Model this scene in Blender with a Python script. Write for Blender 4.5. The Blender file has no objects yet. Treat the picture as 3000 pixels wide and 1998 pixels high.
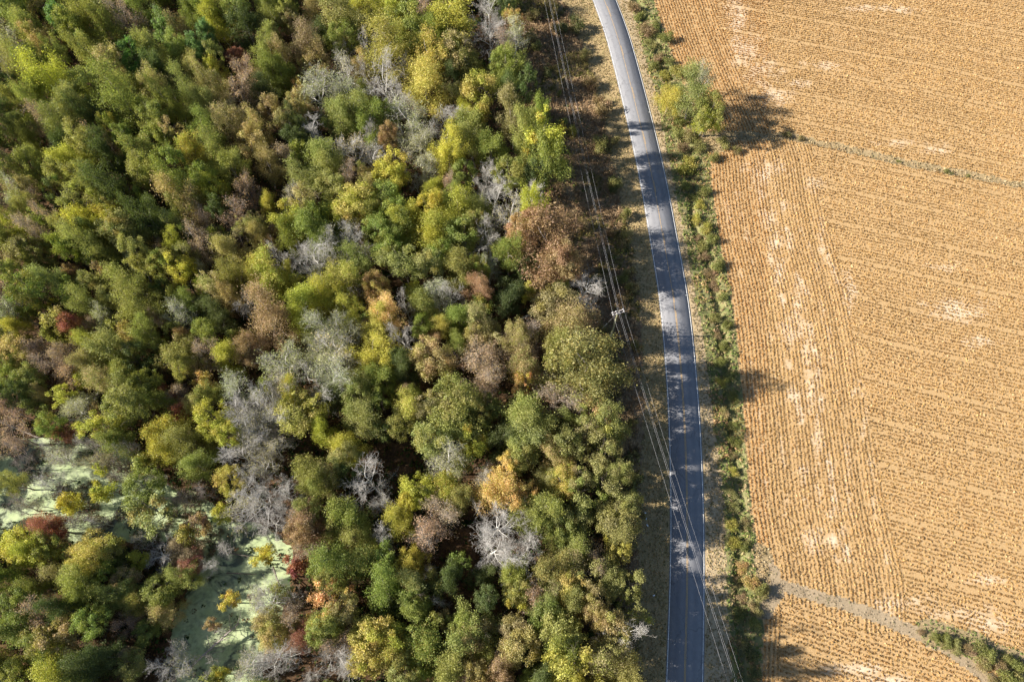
import bpy, bmesh, math, random
import numpy as np
from mathutils import Vector, Matrix

random.seed(7)
rng = np.random.default_rng(7)
scene = bpy.context.scene

# ------------------------------------------------------------------ camera, sky, sun, exposure
TH = math.radians(24.8)          # tilt away from straight down
CAM_H = 129.3
F_PX = 2000.0
cam_d = bpy.data.cameras.new('camera')
cam_d.sensor_width = 36; cam_d.lens = 24; cam_d.clip_start = 1; cam_d.clip_end = 6000
cam = bpy.data.objects.new('camera', cam_d)
cam.location = (0, 0, CAM_H); cam.rotation_euler = (TH, 0, 0)
scene.collection.objects.link(cam); scene.camera = cam

SUN_EL = math.radians(30.0)
SHADOW_DIR = Vector((1.0, 0.025, 0)).normalized()       # where shadows fall
world = bpy.data.worlds.new('World'); scene.world = world; world.use_nodes = True
wn = world.node_tree; wn.nodes.clear()
sky = wn.nodes.new('ShaderNodeTexSky'); sky.sky_type = 'NISHITA'; sky.sun_disc = False
sky.sun_elevation = SUN_EL
to_sun = -SHADOW_DIR
sky.sun_rotation = math.atan2(to_sun.x, to_sun.y)
sky.air_density = 1.0; sky.dust_density = 0.6; sky.ozone_density = 1.5
bg = wn.nodes.new('ShaderNodeBackground'); bg.inputs['Strength'].default_value = 0.055
wo = wn.nodes.new('ShaderNodeOutputWorld')
wn.links.new(sky.outputs[0], bg.inputs[0]); wn.links.new(bg.outputs[0], wo.inputs[0])

sun_d = bpy.data.lights.new('sun', 'SUN'); sun_d.energy = 5.0; sun_d.angle = math.radians(0.53)
sun_d.color = (1.0, 0.93, 0.82)
sun = bpy.data.objects.new('sun', sun_d)
sdir = Vector((SHADOW_DIR.x*math.cos(SUN_EL), SHADOW_DIR.y*math.cos(SUN_EL), -math.sin(SUN_EL)))
sun.rotation_euler = sdir.to_track_quat('-Z', 'Y').to_euler(); sun.location = (-60, 0, 80)
scene.collection.objects.link(sun)

scene.view_settings.view_transform = 'Standard'; scene.view_settings.look = 'None'
scene.view_settings.gamma = 1; scene.view_settings.use_curve_mapping = False
scene.view_settings.exposure = 1.30

# ------------------------------------------------------------------ geometry of the view
ST, CT = math.sin(TH), math.cos(TH)
def ground(px, py, z=0.0):
    """photo position (3000 x 1998) of a point standing at height z -> world x, y"""
    u = (np.asarray(px, float)-1500)/F_PX; v = (999-np.asarray(py, float))/F_PX
    t = (CAM_H-z)/(CT-v*ST)
    return u*t, t*(ST+v*CT)
def topx(x, y, z=0.0):
    d = CAM_H-z
    depth = y*ST+d*CT; up = y*CT-d*ST
    return 1500+F_PX*x/depth, 999-F_PX*up/depth
def scale_at(x, y, z=0.0):
    return F_PX/(y*ST+(CAM_H-z)*CT)

class Curve:
    """a boundary running up the picture: X as a function of Y (ground, metres)"""
    def __init__(s, pts):
        P = np.array([ground(*p) for p in pts]); P = P[np.argsort(P[:, 1])]
        a, b = P[0], P[1]; c, d = P[-2], P[-1]
        lo = a+(a-b)/abs(a[1]-b[1])*250; hi = d+(d-c)/abs(d[1]-c[1])*300
        s.P = np.vstack([lo, P, hi])
    def __call__(s, y): return np.interp(y, s.P[:, 1], s.P[:, 0])
class Line:
    def __init__(s, pts): s.P = np.array([ground(*p) for p in pts])
    def dist(s, x, y):
        best = np.full(np.shape(x), 1e9)
        for a, b in zip(s.P[:-1], s.P[1:]):
            d = b-a; L = d@d
            t = np.clip(((x-a[0])*d[0]+(y-a[1])*d[1])/L, 0, 1)
            best = np.minimum(best, np.hypot(x-a[0]-t*d[0], y-a[1]-t*d[1]))
        return best
def inside(poly, x, y):
    r = np.zeros(np.shape(x), bool); n = len(poly)
    for i in range(n):
        x0, y0 = poly[i]; x1, y1 = poly[(i+1) % n]
        c = (y0 > y) != (y1 > y)
        with np.errstate(divide='ignore', invalid='ignore'):
            r ^= c & (x < (x1-x0)*(y-y0)/(y1-y0+1e-12)+x0)
    return r
_perm = np.random.default_rng(3).random((256, 256))
def vnoise(x, y, s=1.0, o=0.0):
    x = np.asarray(x, float)/s+o*17.3+1000; y = np.asarray(y, float)/s+o*31.7+1000
    xi = np.floor(x).astype(int); yi = np.floor(y).astype(int); fx = x-xi; fy = y-yi
    fx = fx*fx*(3-2*fx); fy = fy*fy*(3-2*fy)
    g = lambda a, b: _perm[a % 256, b % 256]
    return (g(xi, yi)*(1-fx)+g(xi+1, yi)*fx)*(1-fy)+(g(xi, yi+1)*(1-fx)+g(xi+1, yi+1)*fx)*fy
def fbm(x, y, s, o=0.0):
    return (vnoise(x, y, s, o)*.55+vnoise(x, y, s*.45, o+1)*.3+vnoise(x, y, s*.2, o+2)*.15)

road_c = Curve([(1770,0),(1808,98),(1846,241),(1891,424),(1920,560),(1945,708),(1977,887),(1996,1096),(2005,1230),(2012,1432),(2014,1610),(2011,1789),(2005,1998)])
forest_edge = Curve([(1510,0),(1530,250),(1590,400),(1620,600),(1650,750),(1690,850),(1720,1050),(1770,1270),(1805,1500),(1815,1700),(1815,1998)])
verge_left = Curve([(1650,0),(1700,120),(1755,300),(1790,420),(1800,500),(1830,650),(1850,720),(1870,850),(1880,1000),(1885,1200),(1880,1400),(1875,1600),(1865,1998)])
verge_right = Curve([(1845,0),(1880,130),(1922,280),(1957,450),(1995,640),(2035,850),(2060,1000),(2080,1150),(2100,1300),(2122,1500),(2130,1700),(2140,1998)])
field_left = Curve([(1915,0),(1945,100),(1990,220),(2060,400),(2080,460),(2085,560),(2105,700),(2140,850),(2160,1000),(2180,1250),(2200,1500),(2228,1640),(2240,1740),(2235,1820),(2228,1998)])
ditch_c = Curve([(1882,45),(1936,170),(1962,250),(1994,366),(2016,429),(2034,647),(2074,762),(2110,918),(2119,1029),(2137,1186),(2154,1320),(2159,1400),(2163,1499),(2168,1610),(2165,1744),(2177,1856),(2186,1968)])
cross_strip = Line([(2120,402),(2310,400),(2450,430),(2600,465),(2750,497),(2900,524),(3000,543),(3400,625)])
farm_path = Line([(2255,1700),(2330,1728),(2450,1763),(2560,1800),(2660,1842),(2760,1893),(2870,1965),(2950,2030),(3100,2180)])
green_strip = Line([(2730,1850),(2830,1888),(2930,1925),(3020,1965),(3250,2070)])
pond_poly = np.array([ground(*p) for p in [(-300,1270),(120,1285),(300,1282),(405,1310),(415,1390),(520,1425),(600,1470),(650,1530),(740,1520),(850,1590),(850,1690),(810,1800),(780,1900),(770,2100),(545,2100),(520,1960),(500,1880),(530,1760),(565,1690),(600,1620),(570,1575),(480,1590),(380,1600),(200,1562),(-300,1575)]])

# ------------------------------------------------------------------ naming helpers
COL = scene.collection
def tag(o, label=None, cat=None, group=None, kind=None):
    if label: o['label'] = label
    if cat: o['category'] = cat
    if group: o['group'] = group
    if kind: o['kind'] = kind
    return o
def empty(name, loc=(0, 0, 0)):
    o = bpy.data.objects.new(name, None); o.empty_display_size = 0.5; o.location = loc
    COL.objects.link(o); return o
def link(name, me, mat=None, parent=None):
    o = bpy.data.objects.new(name, me); COL.objects.link(o)
    if mat is not None and not me.materials: me.materials.append(mat)
    if parent is not None: o.parent = parent
    return o
def mesh_np(name, V, Fq, k, attrs=None, smooth=False):
    """V (n,3); Fq (m,k) indices, every face with k corners; attrs: per-face floats or colours"""
    me = bpy.data.meshes.new(name); V = np.ascontiguousarray(V, np.float32); Fq = np.ascontiguousarray(Fq, np.int32)
    me.vertices.add(len(V)); me.vertices.foreach_set('co', V.ravel())
    m = len(Fq); me.loops.add(m*k); me.loops.foreach_set('vertex_index', Fq.ravel())
    me.polygons.add(m); me.polygons.foreach_set('loop_start', np.arange(0, m*k, k, dtype=np.int32))
    me.polygons.foreach_set('loop_total', np.full(m, k, np.int32))
    if smooth: me.polygons.foreach_set('use_smooth', np.ones(m, bool))
    me.update(calc_edges=True)
    for n, a in (attrs or {}).items():
        a = np.asarray(a, np.float32)
        if a.ndim == 1:
            at = me.attributes.new(n, 'FLOAT', 'FACE' if len(a) == m else 'POINT'); at.data.foreach_set('value', a)
        else:
            at = me.attributes.new(n, 'FLOAT_COLOR', 'FACE' if len(a) == m else 'POINT')
            at.data.foreach_set('color', np.hstack([a, np.ones((len(a), 1), np.float32)]).ravel())
    me.validate(); return me

# ------------------------------------------------------------------ materials
class NT:
    def __init__(s, name):
        s.m = bpy.data.materials.new(name); s.m.use_nodes = True; s.t = s.m.node_tree; s.t.nodes.clear()
        s.out = s.n('OutputMaterial')
    def n(s, typ, **kw):
        nd = s.t.nodes.new('ShaderNode'+typ)
        for k, v in kw.items(): setattr(nd, k, v)
        return nd
    def l(s, a, b): s.t.links.new(a, b)
    def noise(s, scale, detail=4, rough=.55, vec=None, dist=0):
        nd = s.n('TexNoise'); nd.inputs['Scale'].default_value = scale; nd.inputs['Detail'].default_value = detail
        nd.inputs['Roughness'].default_value = rough; nd.inputs['Distortion'].default_value = dist
        s.l(vec if vec is not None else s.pos(), nd.inputs['Vector']); return nd.outputs['Fac']
    def pos(s):
        if not hasattr(s, '_p'): s._p = s.n('NewGeometry').outputs['Position']
        return s._p
    def ramp(s, fac, stops):
        r = s.n('ValToRGB'); e = r.color_ramp.elements
        while len(e) < len(stops): e.new(0.5)
        for i, (p, c) in enumerate(stops):
            e[i].position = p; e[i].color = (*c, 1) if not np.isscalar(c) else (c, c, c, 1)
        s.l(fac, r.inputs[0]); return r.outputs[0]
    def mix(s, fac, a, b, mode='MIX'):
        m = s.n('MixRGB', blend_type=mode)
        for i, x in enumerate((fac, a, b)):
            if hasattr(x, 'links') or hasattr(x, 'is_linked'): s.l(x, m.inputs[i])
            elif np.isscalar(x): m.inputs[i].default_value = x if i == 0 else (x, x, x, 1)
            else: m.inputs[i].default_value = (*x, 1)
        return m.outputs[0]
    def math(s, op, a, b=0.0):
        m = s.n('Math', operation=op)
        for i, x in enumerate((a, b)):
            if hasattr(x, 'is_linked'): s.l(x, m.inputs[i])
            else: m.inputs[i].default_value = x
        return m.outputs[0]
    def attr(s, name, typ='GEOMETRY'):
        a = s.n('Attribute'); a.attribute_name = name; a.attribute_type = typ; return a
    def bsdf(s, col, rough=.9, spec=.2, bump=None, strength=.5, dist=.1):
        b = s.n('BsdfPrincipled')
        if hasattr(col, 'is_linked'): s.l(col, b.inputs['Base Color'])
        else: b.inputs['Base Color'].default_value = (*col, 1)
        if hasattr(rough, 'is_linked'): s.l(rough, b.inputs['Roughness'])
        else: b.inputs['Roughness'].default_value = rough
        b.inputs['Specular IOR Level'].default_value = spec
        if bump is not None:
            bp = s.n('Bump'); bp.inputs['Strength'].default_value = strength; bp.inputs['Distance'].default_value = dist
            s.l(bump, bp.inputs['Height']); s.l(bp.outputs[0], b.inputs['Normal'])
        s.l(b.outputs[0], s.out.inputs[0]); return b

def mat_ground(name, c0, c1, c2, s1=.5, s2=4, bump=.6, bd=.15):
    t = NT(name)
    a = t.ramp(t.noise(s1, 5), [(.35, c0), (.65, c1)])
    b = t.mix(t.ramp(t.noise(s2, 6, .7), [(.45, 0.0), (.68, 1.0)]), a, c2)
    t.bsdf(b, .95, .1, t.noise(s2*2, 6, .7), bump, bd); return t.m
M = {}
M['forest_floor'] = mat_ground('leaf_litter', (.045,.032,.022), (.11,.065,.035), (.16,.09,.045), .35, 3)
M['scrub'] = mat_ground('dry_scrub_soil', (.17,.12,.075), (.30,.21,.12), (.36,.26,.15), .3, 3)
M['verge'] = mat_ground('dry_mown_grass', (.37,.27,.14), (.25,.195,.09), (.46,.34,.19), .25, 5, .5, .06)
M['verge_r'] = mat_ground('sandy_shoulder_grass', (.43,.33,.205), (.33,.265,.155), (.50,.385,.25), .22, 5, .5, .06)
M['ditch'] = mat_ground('ditch_bank_grass', (.12,.14,.05), (.27,.24,.12), (.20,.20,.08), .6, 4)
M['strip'] = mat_ground('dry_grass_strip', (.34,.25,.14), (.24,.19,.10), (.42,.32,.19), .5, 4, .8, .15)
M['path'] = mat_ground('sandy_track_soil', (.33,.25,.16), (.23,.175,.11), (.44,.35,.24), .4, 5, .5, .08)

t = NT('stubble_soil')
sand = t.attr('sand').outputs['Fac']
base = t.ramp(t.noise(6, 5, .8), [(.35, (.34,.21,.09)), (.65, (.46,.30,.135))])
base = t.mix(t.ramp(t.noise(5, 6, .7), [(.45, 0.0), (.68, 1.0)]), base, (.53,.38,.22))
sf = t.math('ADD', sand, t.math('MULTIPLY', t.math('SUBTRACT', t.noise(.9, 6, .65), .5), 1.1))
base = t.mix(t.ramp(sf, [(.15, 0.0), (.95, 1.0)]), base, (.68,.56,.43))
t.bsdf(base, .95, .1, t.noise(4, 6, .7), .6, .15); M['field'] = t.m

t = NT('duckweed_pond')
pn = t.noise(.16, 7, .62, dist=1.2)
film = t.ramp(pn, [(.41, 0.12), (.50, 1.0)])
fine = t.ramp(t.noise(1.1, 6, .7), [(.34, 0.55), (.55, 1.0)])
film = t.math('MULTIPLY', film, fine)
weed = t.ramp(t.noise(.4, 5), [(.3, (.33,.42,.20)), (.7, (.50,.57,.33))])
weed = t.mix(t.ramp(t.noise(9, 3, .8), [(.4, 0.0), (.7, .35)]), weed, (.30,.36,.16))
colr = t.mix(film, (.035,.045,.028), weed)
rg = t.math('ADD', t.math('MULTIPLY', film, .7), .12)
t.bsdf(colr, rg, .4, t.noise(7, 4), .15, .02); M['pond'] = t.m

t = NT('weathered_asphalt')
uvn = t.attr('across').outputs['Fac']      # metres from the centre line
al = t.attr('along').outputs['Fac']
cv = t.n('CombineXYZ'); t.l(uvn, cv.inputs[0]); t.l(t.math('MULTIPLY', al, .03), cv.inputs[1])
streak = t.noise(1.6, 4, .5, cv.outputs[0])
c = t.ramp(streak, [(.25, (.20,.202,.222)), (.75, (.225,.227,.247))])
c = t.mix(.15, c, t.ramp(t.noise(.35, 6, .6), [(.35, (.17,.172,.19)), (.65, (.26,.262,.28))]))
wp = t.math('COSINE', t.math('MULTIPLY', t.math('ADD', uvn, .75), 4.1))
c = t.mix(t.math('MULTIPLY', t.math('ADD', wp, 1.0), .16), c, (.36,.36,.375))
pt = t.n('TexVoronoi', feature='F1'); pt.inputs['Scale'].default_value = .16
pc = t.n('CombineXYZ'); t.l(t.math('MULTIPLY', uvn, 1.4), pc.inputs[0]); t.l(t.math('MULTIPLY', al, .22), pc.inputs[1]); t.l(pc.outputs[0], pt.inputs['Vector'])
c = t.mix(.22, c, t.ramp(t.noise(.9, 6, .7), [(.35, (.15,.15,.16)), (.65, (.33,.33,.345))]))
c = t.mix(t.ramp(t.noise(28, 3, .8), [(.35, .5), (.7, 0.0)]), c, (.13,.13,.135))
cr = t.n('TexVoronoi', feature='DISTANCE_TO_EDGE'); cr.inputs['Scale'].default_value = .22
cw = t.n('CombineXYZ'); t.l(t.math('ADD', uvn, t.math('MULTIPLY', t.noise(1.2, 5), 1.6)), cw.inputs[0]); t.l(t.math('ADD', t.math('MULTIPLY', al, .55), t.math('MULTIPLY', t.noise(.8, 5), 1.5)), cw.inputs[1])
t.l(cw.outputs[0], cr.inputs['Vector'])
c = t.mix(t.ramp(cr.outputs['Distance'], [(.0, .5), (.012, 0.0)]), c, (.08,.08,.085))
t.bsdf(c, .85, .25, t.noise(30, 4, .8), .3, .02); M['asphalt'] = t.m

def mat_paint(name, col, under=(.2,.2,.2)):
    t = NT(name)
    c = t.mix(t.ramp(t.noise(3.5, 6, .75), [(.40, .65), (.52, 0.0)]), col, under)
    t.bsdf(c, .7, .3); return t.m
M['white_paint'] = mat_paint('worn_white_paint', (.78,.77,.74))
M['yellow_paint'] = mat_paint('worn_yellow_paint', (.60,.38,.14))

def mat_leaf(name, transl=.42):
    t = NT(name)
    oi = t.n('ObjectInfo'); lv = t.attr('lv').outputs['Fac']; lb = t.attr('lb').outputs['Fac']
    hs = t.n('HueSaturation'); t.l(oi.outputs['Color'], hs.inputs['Color'])
    t.l(t.math('ADD', t.math('MULTIPLY', lb, .055), .4725), hs.inputs['Hue'])
    t.l(t.math('ADD', t.math('MULTIPLY', lv, 1.0), .50), hs.inputs['Value'])
    hs.inputs['Saturation'].default_value = 1.0
    alt = t.attr('alt', 'OBJECT')
    tip = t.mix(t.ramp(lb, [(.62, 0.0), (.80, .7)]), hs.outputs[0], alt.outputs['Color'])
    d = t.n('BsdfDiffuse'); t.l(tip, d.inputs[0])
    tr = t.n('BsdfTranslucent'); t.l(t.mix(1.0, tip, (1.0, 1.05, .6), 'MULTIPLY'), tr.inputs[0])
    g = t.n('BsdfGlossy'); g.inputs['Roughness'].default_value = .55; g.inputs['Color'].default_value = (.5,.5,.5,1)
    m1 = t.n('MixShader'); m1.inputs[0].default_value = transl; t.l(d.outputs[0], m1.inputs[1]); t.l(tr.outputs[0], m1.inputs[2])
    m2 = t.n('MixShader'); m2.inputs[0].default_value = .04; t.l(m1.outputs[0], m2.inputs[1]); t.l(g.outputs[0], m2.inputs[2])
    t.l(m2.outputs[0], t.out.inputs[0]); return t.m
M['leaf'] = mat_leaf('tree_leaves')
def mat_plants(name, transl=.25):
    t = NT(name); c = t.attr('tint').outputs['Color']
    d = t.n('BsdfDiffuse'); t.l(c, d.inputs[0]); tr = t.n('BsdfTranslucent'); t.l(c, tr.inputs[0])
    m1 = t.n('MixShader'); m1.inputs[0].default_value = transl; t.l(d.outputs[0], m1.inputs[1]); t.l(tr.outputs[0], m1.inputs[2])
    t.l(m1.outputs[0], t.out.inputs[0]); return t.m
M['plants'] = mat_plants('low_plants')
def mat_bark(name, c0, c1):
    t = NT(name); tc = t.n('TexCoord').outputs['Object']
    c = t.ramp(t.noise(1.5, 6, .7, tc), [(.35, c0), (.65, c1)])
    t.bsdf(c, .9, .15, t.noise(6, 5, .7, tc), .6, .05); return t.m
M['bark'] = mat_bark('brown_bark', (.09,.075,.06), (.22,.19,.155))
M['bark_pale'] = mat_bark('pale_grey_bark', (.40,.375,.35), (.64,.61,.57))
M['bark_white'] = mat_bark('bleached_bark', (.55,.53,.50), (.78,.76,.72))
M['bark_grey'] = mat_bark('dull_grey_bark', (.24,.205,.18), (.42,.37,.34))
M['pole_wood'] = mat_bark('weathered_pole_wood', (.34,.34,.20), (.56,.55,.36))
M['arm_wood'] = mat_bark('grey_arm_wood', (.34,.31,.30), (.50,.46,.44))
t = NT('porcelain'); t.bsdf((.75,.75,.78), .2, .6); M['porcelain'] = t.m
t = NT('aluminium_wire'); b = t.bsdf((.36,.36,.38), .6, .3); M['wire'] = t.m
t = NT('galvanised_steel'); b = t.bsdf((.5,.5,.52), .5, .5); b.inputs['Metallic'].default_value = .6; M['steel'] = t.m
t = NT('plastic_litter'); t.bsdf((.8,.82,.86), .4, .4); M['litter'] = t.m

# ------------------------------------------------------------------ ground, cut into its zones
step = .5
def axis(lo, hi, flo, fhi):
    a = [flo-(1.6**k-1)*2 for k in range(16, 0, -1)]; b = [fhi+(1.6**k-1)*2 for k in range(1, 17)]
    return np.array(a+list(np.arange(flo, fhi+.01, step))+b)
GX = axis(0, 0, -150, 152); GY = axis(0, 0, -12, 176)
def ground_z(x, y):
    d = np.abs(x-ditch_c(y)); z = -0.9*np.clip(1-d/1.5, 0, 1)**.8
    r = np.abs(x-road_c(y)); z = z+.14*np.clip(1-(r-3.6)/2.5, 0, 1)
    z = z-.55*np.clip(1-cross_strip.dist(x, y)/1.1, 0, 1)*(x > field_left(y)+2)
    fe = forest_edge(y); s = fe-x
    z = z+np.where(s > 0, .25*(vnoise(x, y, 5)-.5)*np.clip(s/6, 0, 1), 0)
    z = z+.12*(vnoise(x, y, 2.5, 5)-.5)*((x > fe) & (x < verge_left(y)))
    return z-.75*pond_depth(x, y)
def pond_mask(x, y):
    xx = x+2.6*(fbm(x, y, 6, 3)-.5)*2; yy = y+2.6*(fbm(x, y, 6, 4)-.5)*2
    return inside(pond_poly, xx, yy)
def pond_depth(x, y):
    x = np.asarray(x, float); y = np.asarray(y, float)
    acc = 0
    for a in range(8): acc = acc+pond_mask(x+1.1*math.cos(a*.785), y+1.1*math.sin(a*.785))
    for a in range(6): acc = acc+pond_mask(x+.5*math.cos(a*1.05), y+.5*math.sin(a*1.05))
    return acc/14.0
XX, YY = np.meshgrid(GX, GY); ZZ = ground_z(XX, YY)
cx = (XX[:-1, :-1]+XX[1:, 1:])/2; cy = (YY[:-1, :-1]+YY[1:, 1:])/2
def zones(x, y):
    j = (fbm(x, y, 2.0, 9)-.5)*2.2
    z = np.zeros(x.shape, int)                                    # 0 forest floor
    z[x > forest_edge(y)+j*1.5] = 1                               # scrub
    z[x > verge_left(y)+j] = 2                                    # verge
    z[x > road_c(y)] = 3                                          # shoulder
    z[x > verge_right(y)+j*.6] = 4                                # ditch bank
    fl = field_left(y)
    z[x > fl+j*.25] = 5                                           # crop field
    f = x > fl-2
    z[f & (cross_strip.dist(x, y) < 1.05+j*.5)] = 6
    z[f & (farm_path.dist(x, y) < 1.05+j*.35)] = 7
    z[f & (green_strip.dist(x, y) < 2.3+j*.8)] = 6
    px, py = topx(x, y)
    z[(x > fl-1) & (np.hypot((px-2235+j*16)/62, (py-1722+j*10)/92) < 1)] = 7
    z[(x > fl-1) & (np.hypot((px-2225+j*16)/40, (py-1650+j*10)/60) < 1)] = 6
    z[(x > fl-1) & (py > 385) & (py < 450+(j*8)) & (px < 2180+j*20-(py-400)*1.6)] = 6
    return z
Z = zones(cx, cy)
SAND = [(2160,60,30,80),(2190,150,45,70),(2230,210,60,45),(2270,280,55,30),(2240,500,60,45),(2390,540,35,18),(2250,640,22,30),(2270,720,22,40),(2315,735,18,35),
        (2285,800,18,50),(2338,900,16,70),(2350,960,18,40),(2305,980,25,45),(2360,1040,15,60),(2375,1150,18,60),(2330,1160,22,30),(2500,1155,22,20),(2490,840,20,60),(2410,720,14,40),
        (2395,1250,16,60),(2350,1375,30,18),(2435,1510,18,18),(2380,1590,45,40),(2440,1590,30,25),(2760,780,50,14),(2800,910,80,40),(2860,1000,60,14),(2640,1770,90,25),(2780,1800,110,28),(2930,1830,90,25),
        (2890,1700,60,14),(2520,1960,110,18),(2600,1990,80,20),(2560,25,90,10),(2620,30,60,12),(2420,190,60,12),(2330,245,50,12),(2660,420,90,14),(2740,440,60,14)]
def sandiness(x, y):
    px, py = topx(x, y); s = np.zeros(np.shape(x))
    for a, b, rx, ry in SAND:
        s = np.maximum(s, (1-np.hypot((px-a)/(rx*1.6), (py-b)/(ry*1.6)))*.55+.75*(fbm(x, y, 2.6, 21)-.5)*(np.hypot((px-a)/(rx*1.7), (py-b)/(ry*1.7)) < 1))
    d = x-field_left(y)
    for off, amp in ((2.5, .3), (7.0, .32), (10.5, .50), (14.0, .36), (15.5, .55), (19.0, .3), (24, .42)):
        w = off+2.2*(vnoise(y, y*0, 8, off)-.5)+.9*(vnoise(y, y*0, 2, off)-.5)
        s = np.maximum(s, amp*(1-np.abs(d-w)/1.3)*np.clip(fbm(x, y, 3.2, 12+off)*3.4-1.1, 0, 1.3)*(py > 560)*(py < 1650))
    return np.clip(s, 0, 1)
nX = len(GX); idx = np.arange(len(GX)*len(GY)).reshape(len(GY), nX)
quads = np.stack([idx[:-1, :-1], idx[:-1, 1:], idx[1:, 1:], idx[1:, :-1]], -1)
V = np.stack([XX, YY, ZZ], -1).reshape(-1, 3)
names = ['forest_floor','scrub_ground','grass_verge','road_shoulder','ditch','crop_field','grass_strip','farm_track']
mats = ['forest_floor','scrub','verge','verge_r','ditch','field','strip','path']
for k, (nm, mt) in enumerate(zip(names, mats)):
    q = quads[Z == k]
    u, inv = np.unique(q, return_inverse=True)
    at = {'sand': sandiness(V[u, 0], V[u, 1])} if k == 5 else None
    vv = V[u]
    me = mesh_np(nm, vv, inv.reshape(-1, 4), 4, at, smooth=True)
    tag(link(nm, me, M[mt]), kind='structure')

wx, wy = np.meshgrid(np.arange(-190, 0, 2.0), np.arange(-20, 70, 2.0)); wi = np.arange(wx.size).reshape(wx.shape)
ccx = (wx[:-1, :-1]+1); ccy = (wy[:-1, :-1]+1)
wm = np.zeros(ccx.shape, bool)
for a in range(-2, 3):
    for b in range(-2, 3): wm |= pond_depth(ccx+a*1.2, ccy+b*1.2) > 0
wq = np.stack([wi[:-1, :-1], wi[:-1, 1:], wi[1:, 1:], wi[1:, :-1]], -1)[wm]
u, inv = np.unique(wq, return_inverse=True)
tag(link('pond', mesh_np('pond', np.stack([wx.ravel()[u], wy.ravel()[u], np.full(len(u), -.33)], 1), inv.reshape(-1, 4), 4), M['pond']), kind='structure')

# ------------------------------------------------------------------ the road and its markings
def ribbon(offs0, offs1, y0, y1, z, st=1.0, wob=0.0):
    ys = np.linspace(y0, y1, max(2, int(abs(y1-y0)/st)+1))
    kx = (road_s(ys+.5)-road_s(ys-.5)); n = np.stack([np.ones_like(kx), -kx], 1); n /= np.linalg.norm(n, axis=1)[:, None]
    C = np.stack([road_s(ys), ys], 1)
    A = C+n*offs0+(wob*(vnoise(ys, ys*0, 1.2, offs0)-.5))[:, None]*n; B = C+n*offs1+(wob*(vnoise(ys, ys*0, 1.2, offs1)-.5))[:, None]*n
    m = len(ys); Vv = np.zeros((2*m, 3)); Vv[:m, :2] = A; Vv[m:, :2] = B; Vv[:, 2] = z
    i = np.arange(m-1); Fq = np.stack([i, i+m, i+m+1, i+1], 1)
    return Vv, Fq, np.concatenate([np.full(m, offs0), np.full(m, offs1)]), np.concatenate([ys, ys])
_py = np.arange(-240, 420, 1.0)
_rc = road_c(_py); _k = np.exp(-np.linspace(-2.5, 2.5, 41)**2); _k /= _k.sum()
_rs = np.convolve(np.pad(_rc, 20, mode='edge'), _k, 'valid')
def road_s(y): return np.interp(y, _py, _rs)
RZ = .19
cols = [ribbon(a, b, -235, 400, RZ, 1.0, .12 if abs(a) > 3 or abs(b) > 3 else 0) for a, b in ((-3.2, 3.2),)]
vv, fq, ac, aly = cols[0]
# slab with real thickness: skirts down to the shoulders
m = len(vv)//2
low = vv.copy(); low[:, 2] = -.05; low[:m, 0] -= .12; low[m:, 0] += .12
V2 = np.vstack([vv, low]); i = np.arange(m-1)
F2 = np.vstack([fq, np.stack([i+2*m, i, i+1, i+1+2*m], 1), np.stack([i+m, i+3*m, i+1+3*m, i+1+m], 1)])
road = link('road', mesh_np('road', V2, F2, 4, {'across': np.tile(ac, 2), 'along': np.tile(aly, 2)}), M['asphalt']); tag(road, kind='structure')
def marking(name, o0, o1, y0, y1, mat):
    vv, fq, a, b = ribbon(o0, o1, y0, y1, RZ+.006, 1.0)
    return link(name, mesh_np(name, vv, fq, 4), M[mat], road)
marking('edge_line', -3.06, -2.94, -235, 400, 'white_paint'); marking('edge_line', 2.94, 3.06, -235, 400, 'white_paint')
Yd = lambda p: float(ground(1900, p)[1])
marking('centre_line', -.13, -.04, -235, 400, 'yellow_paint')
marking('centre_line', .06, .15, -235, Yd(911), 'yellow_paint')
for a, b in ((22,51),(136,165),(258,290),(388,424),(530,565),(681,717),(847,887)):
    marking('centre_dash', .06, .15, Yd(b), Yd(a), 'yellow_paint')
for p in (334, 597, 1062, 868):       # little reflector ticks by the right-hand edge line
    marking('edge_tick', 2.6, 3.15, Yd(p), Yd(p)+.09, 'white_paint')
# ------------------------------------------------------------------ tree building blocks
class Tubes:
    def __init__(s): s.V = []; s.F = []; s.n = 0
    def add(s, pts, rads, k=4):
        pts = np.asarray(pts, float); m = len(pts)
        ang = np.arange(k)*2*math.pi/k+random.random()
        for i in range(m):
            d = pts[min(i+1, m-1)]-pts[max(i-1, 0)]; d /= np.linalg.norm(d)+1e-9
            a = np.cross(d, (0, 0, 1) if abs(d[2]) < .9 else (1, 0, 0)); a /= np.linalg.norm(a); b = np.cross(d, a)
            s.V.append(pts[i]+rads[i]*(np.cos(ang)[:, None]*a+np.sin(ang)[:, None]*b))
        for i in range(m-1):
            for j in range(k):
                p = s.n+i*k; s.F.append((p+j, p+(j+1) % k, p+k+(j+1) % k, p+k+j))
        s.n += m*k
    def mesh(s, name):
        return mesh_np(name, np.vstack(s.V), np.array(s.F), 4)
def rnd_dir(up=0.0):
    v = np.array([random.gauss(0, 1), random.gauss(0, 1), random.gauss(0, 1)+up]); return v/np.linalg.norm(v)
HT, RT, CZ, CV = 16.0, 4.5, 10.2, 5.6      # model tree: height, crown radius, crown centre, half height
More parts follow.
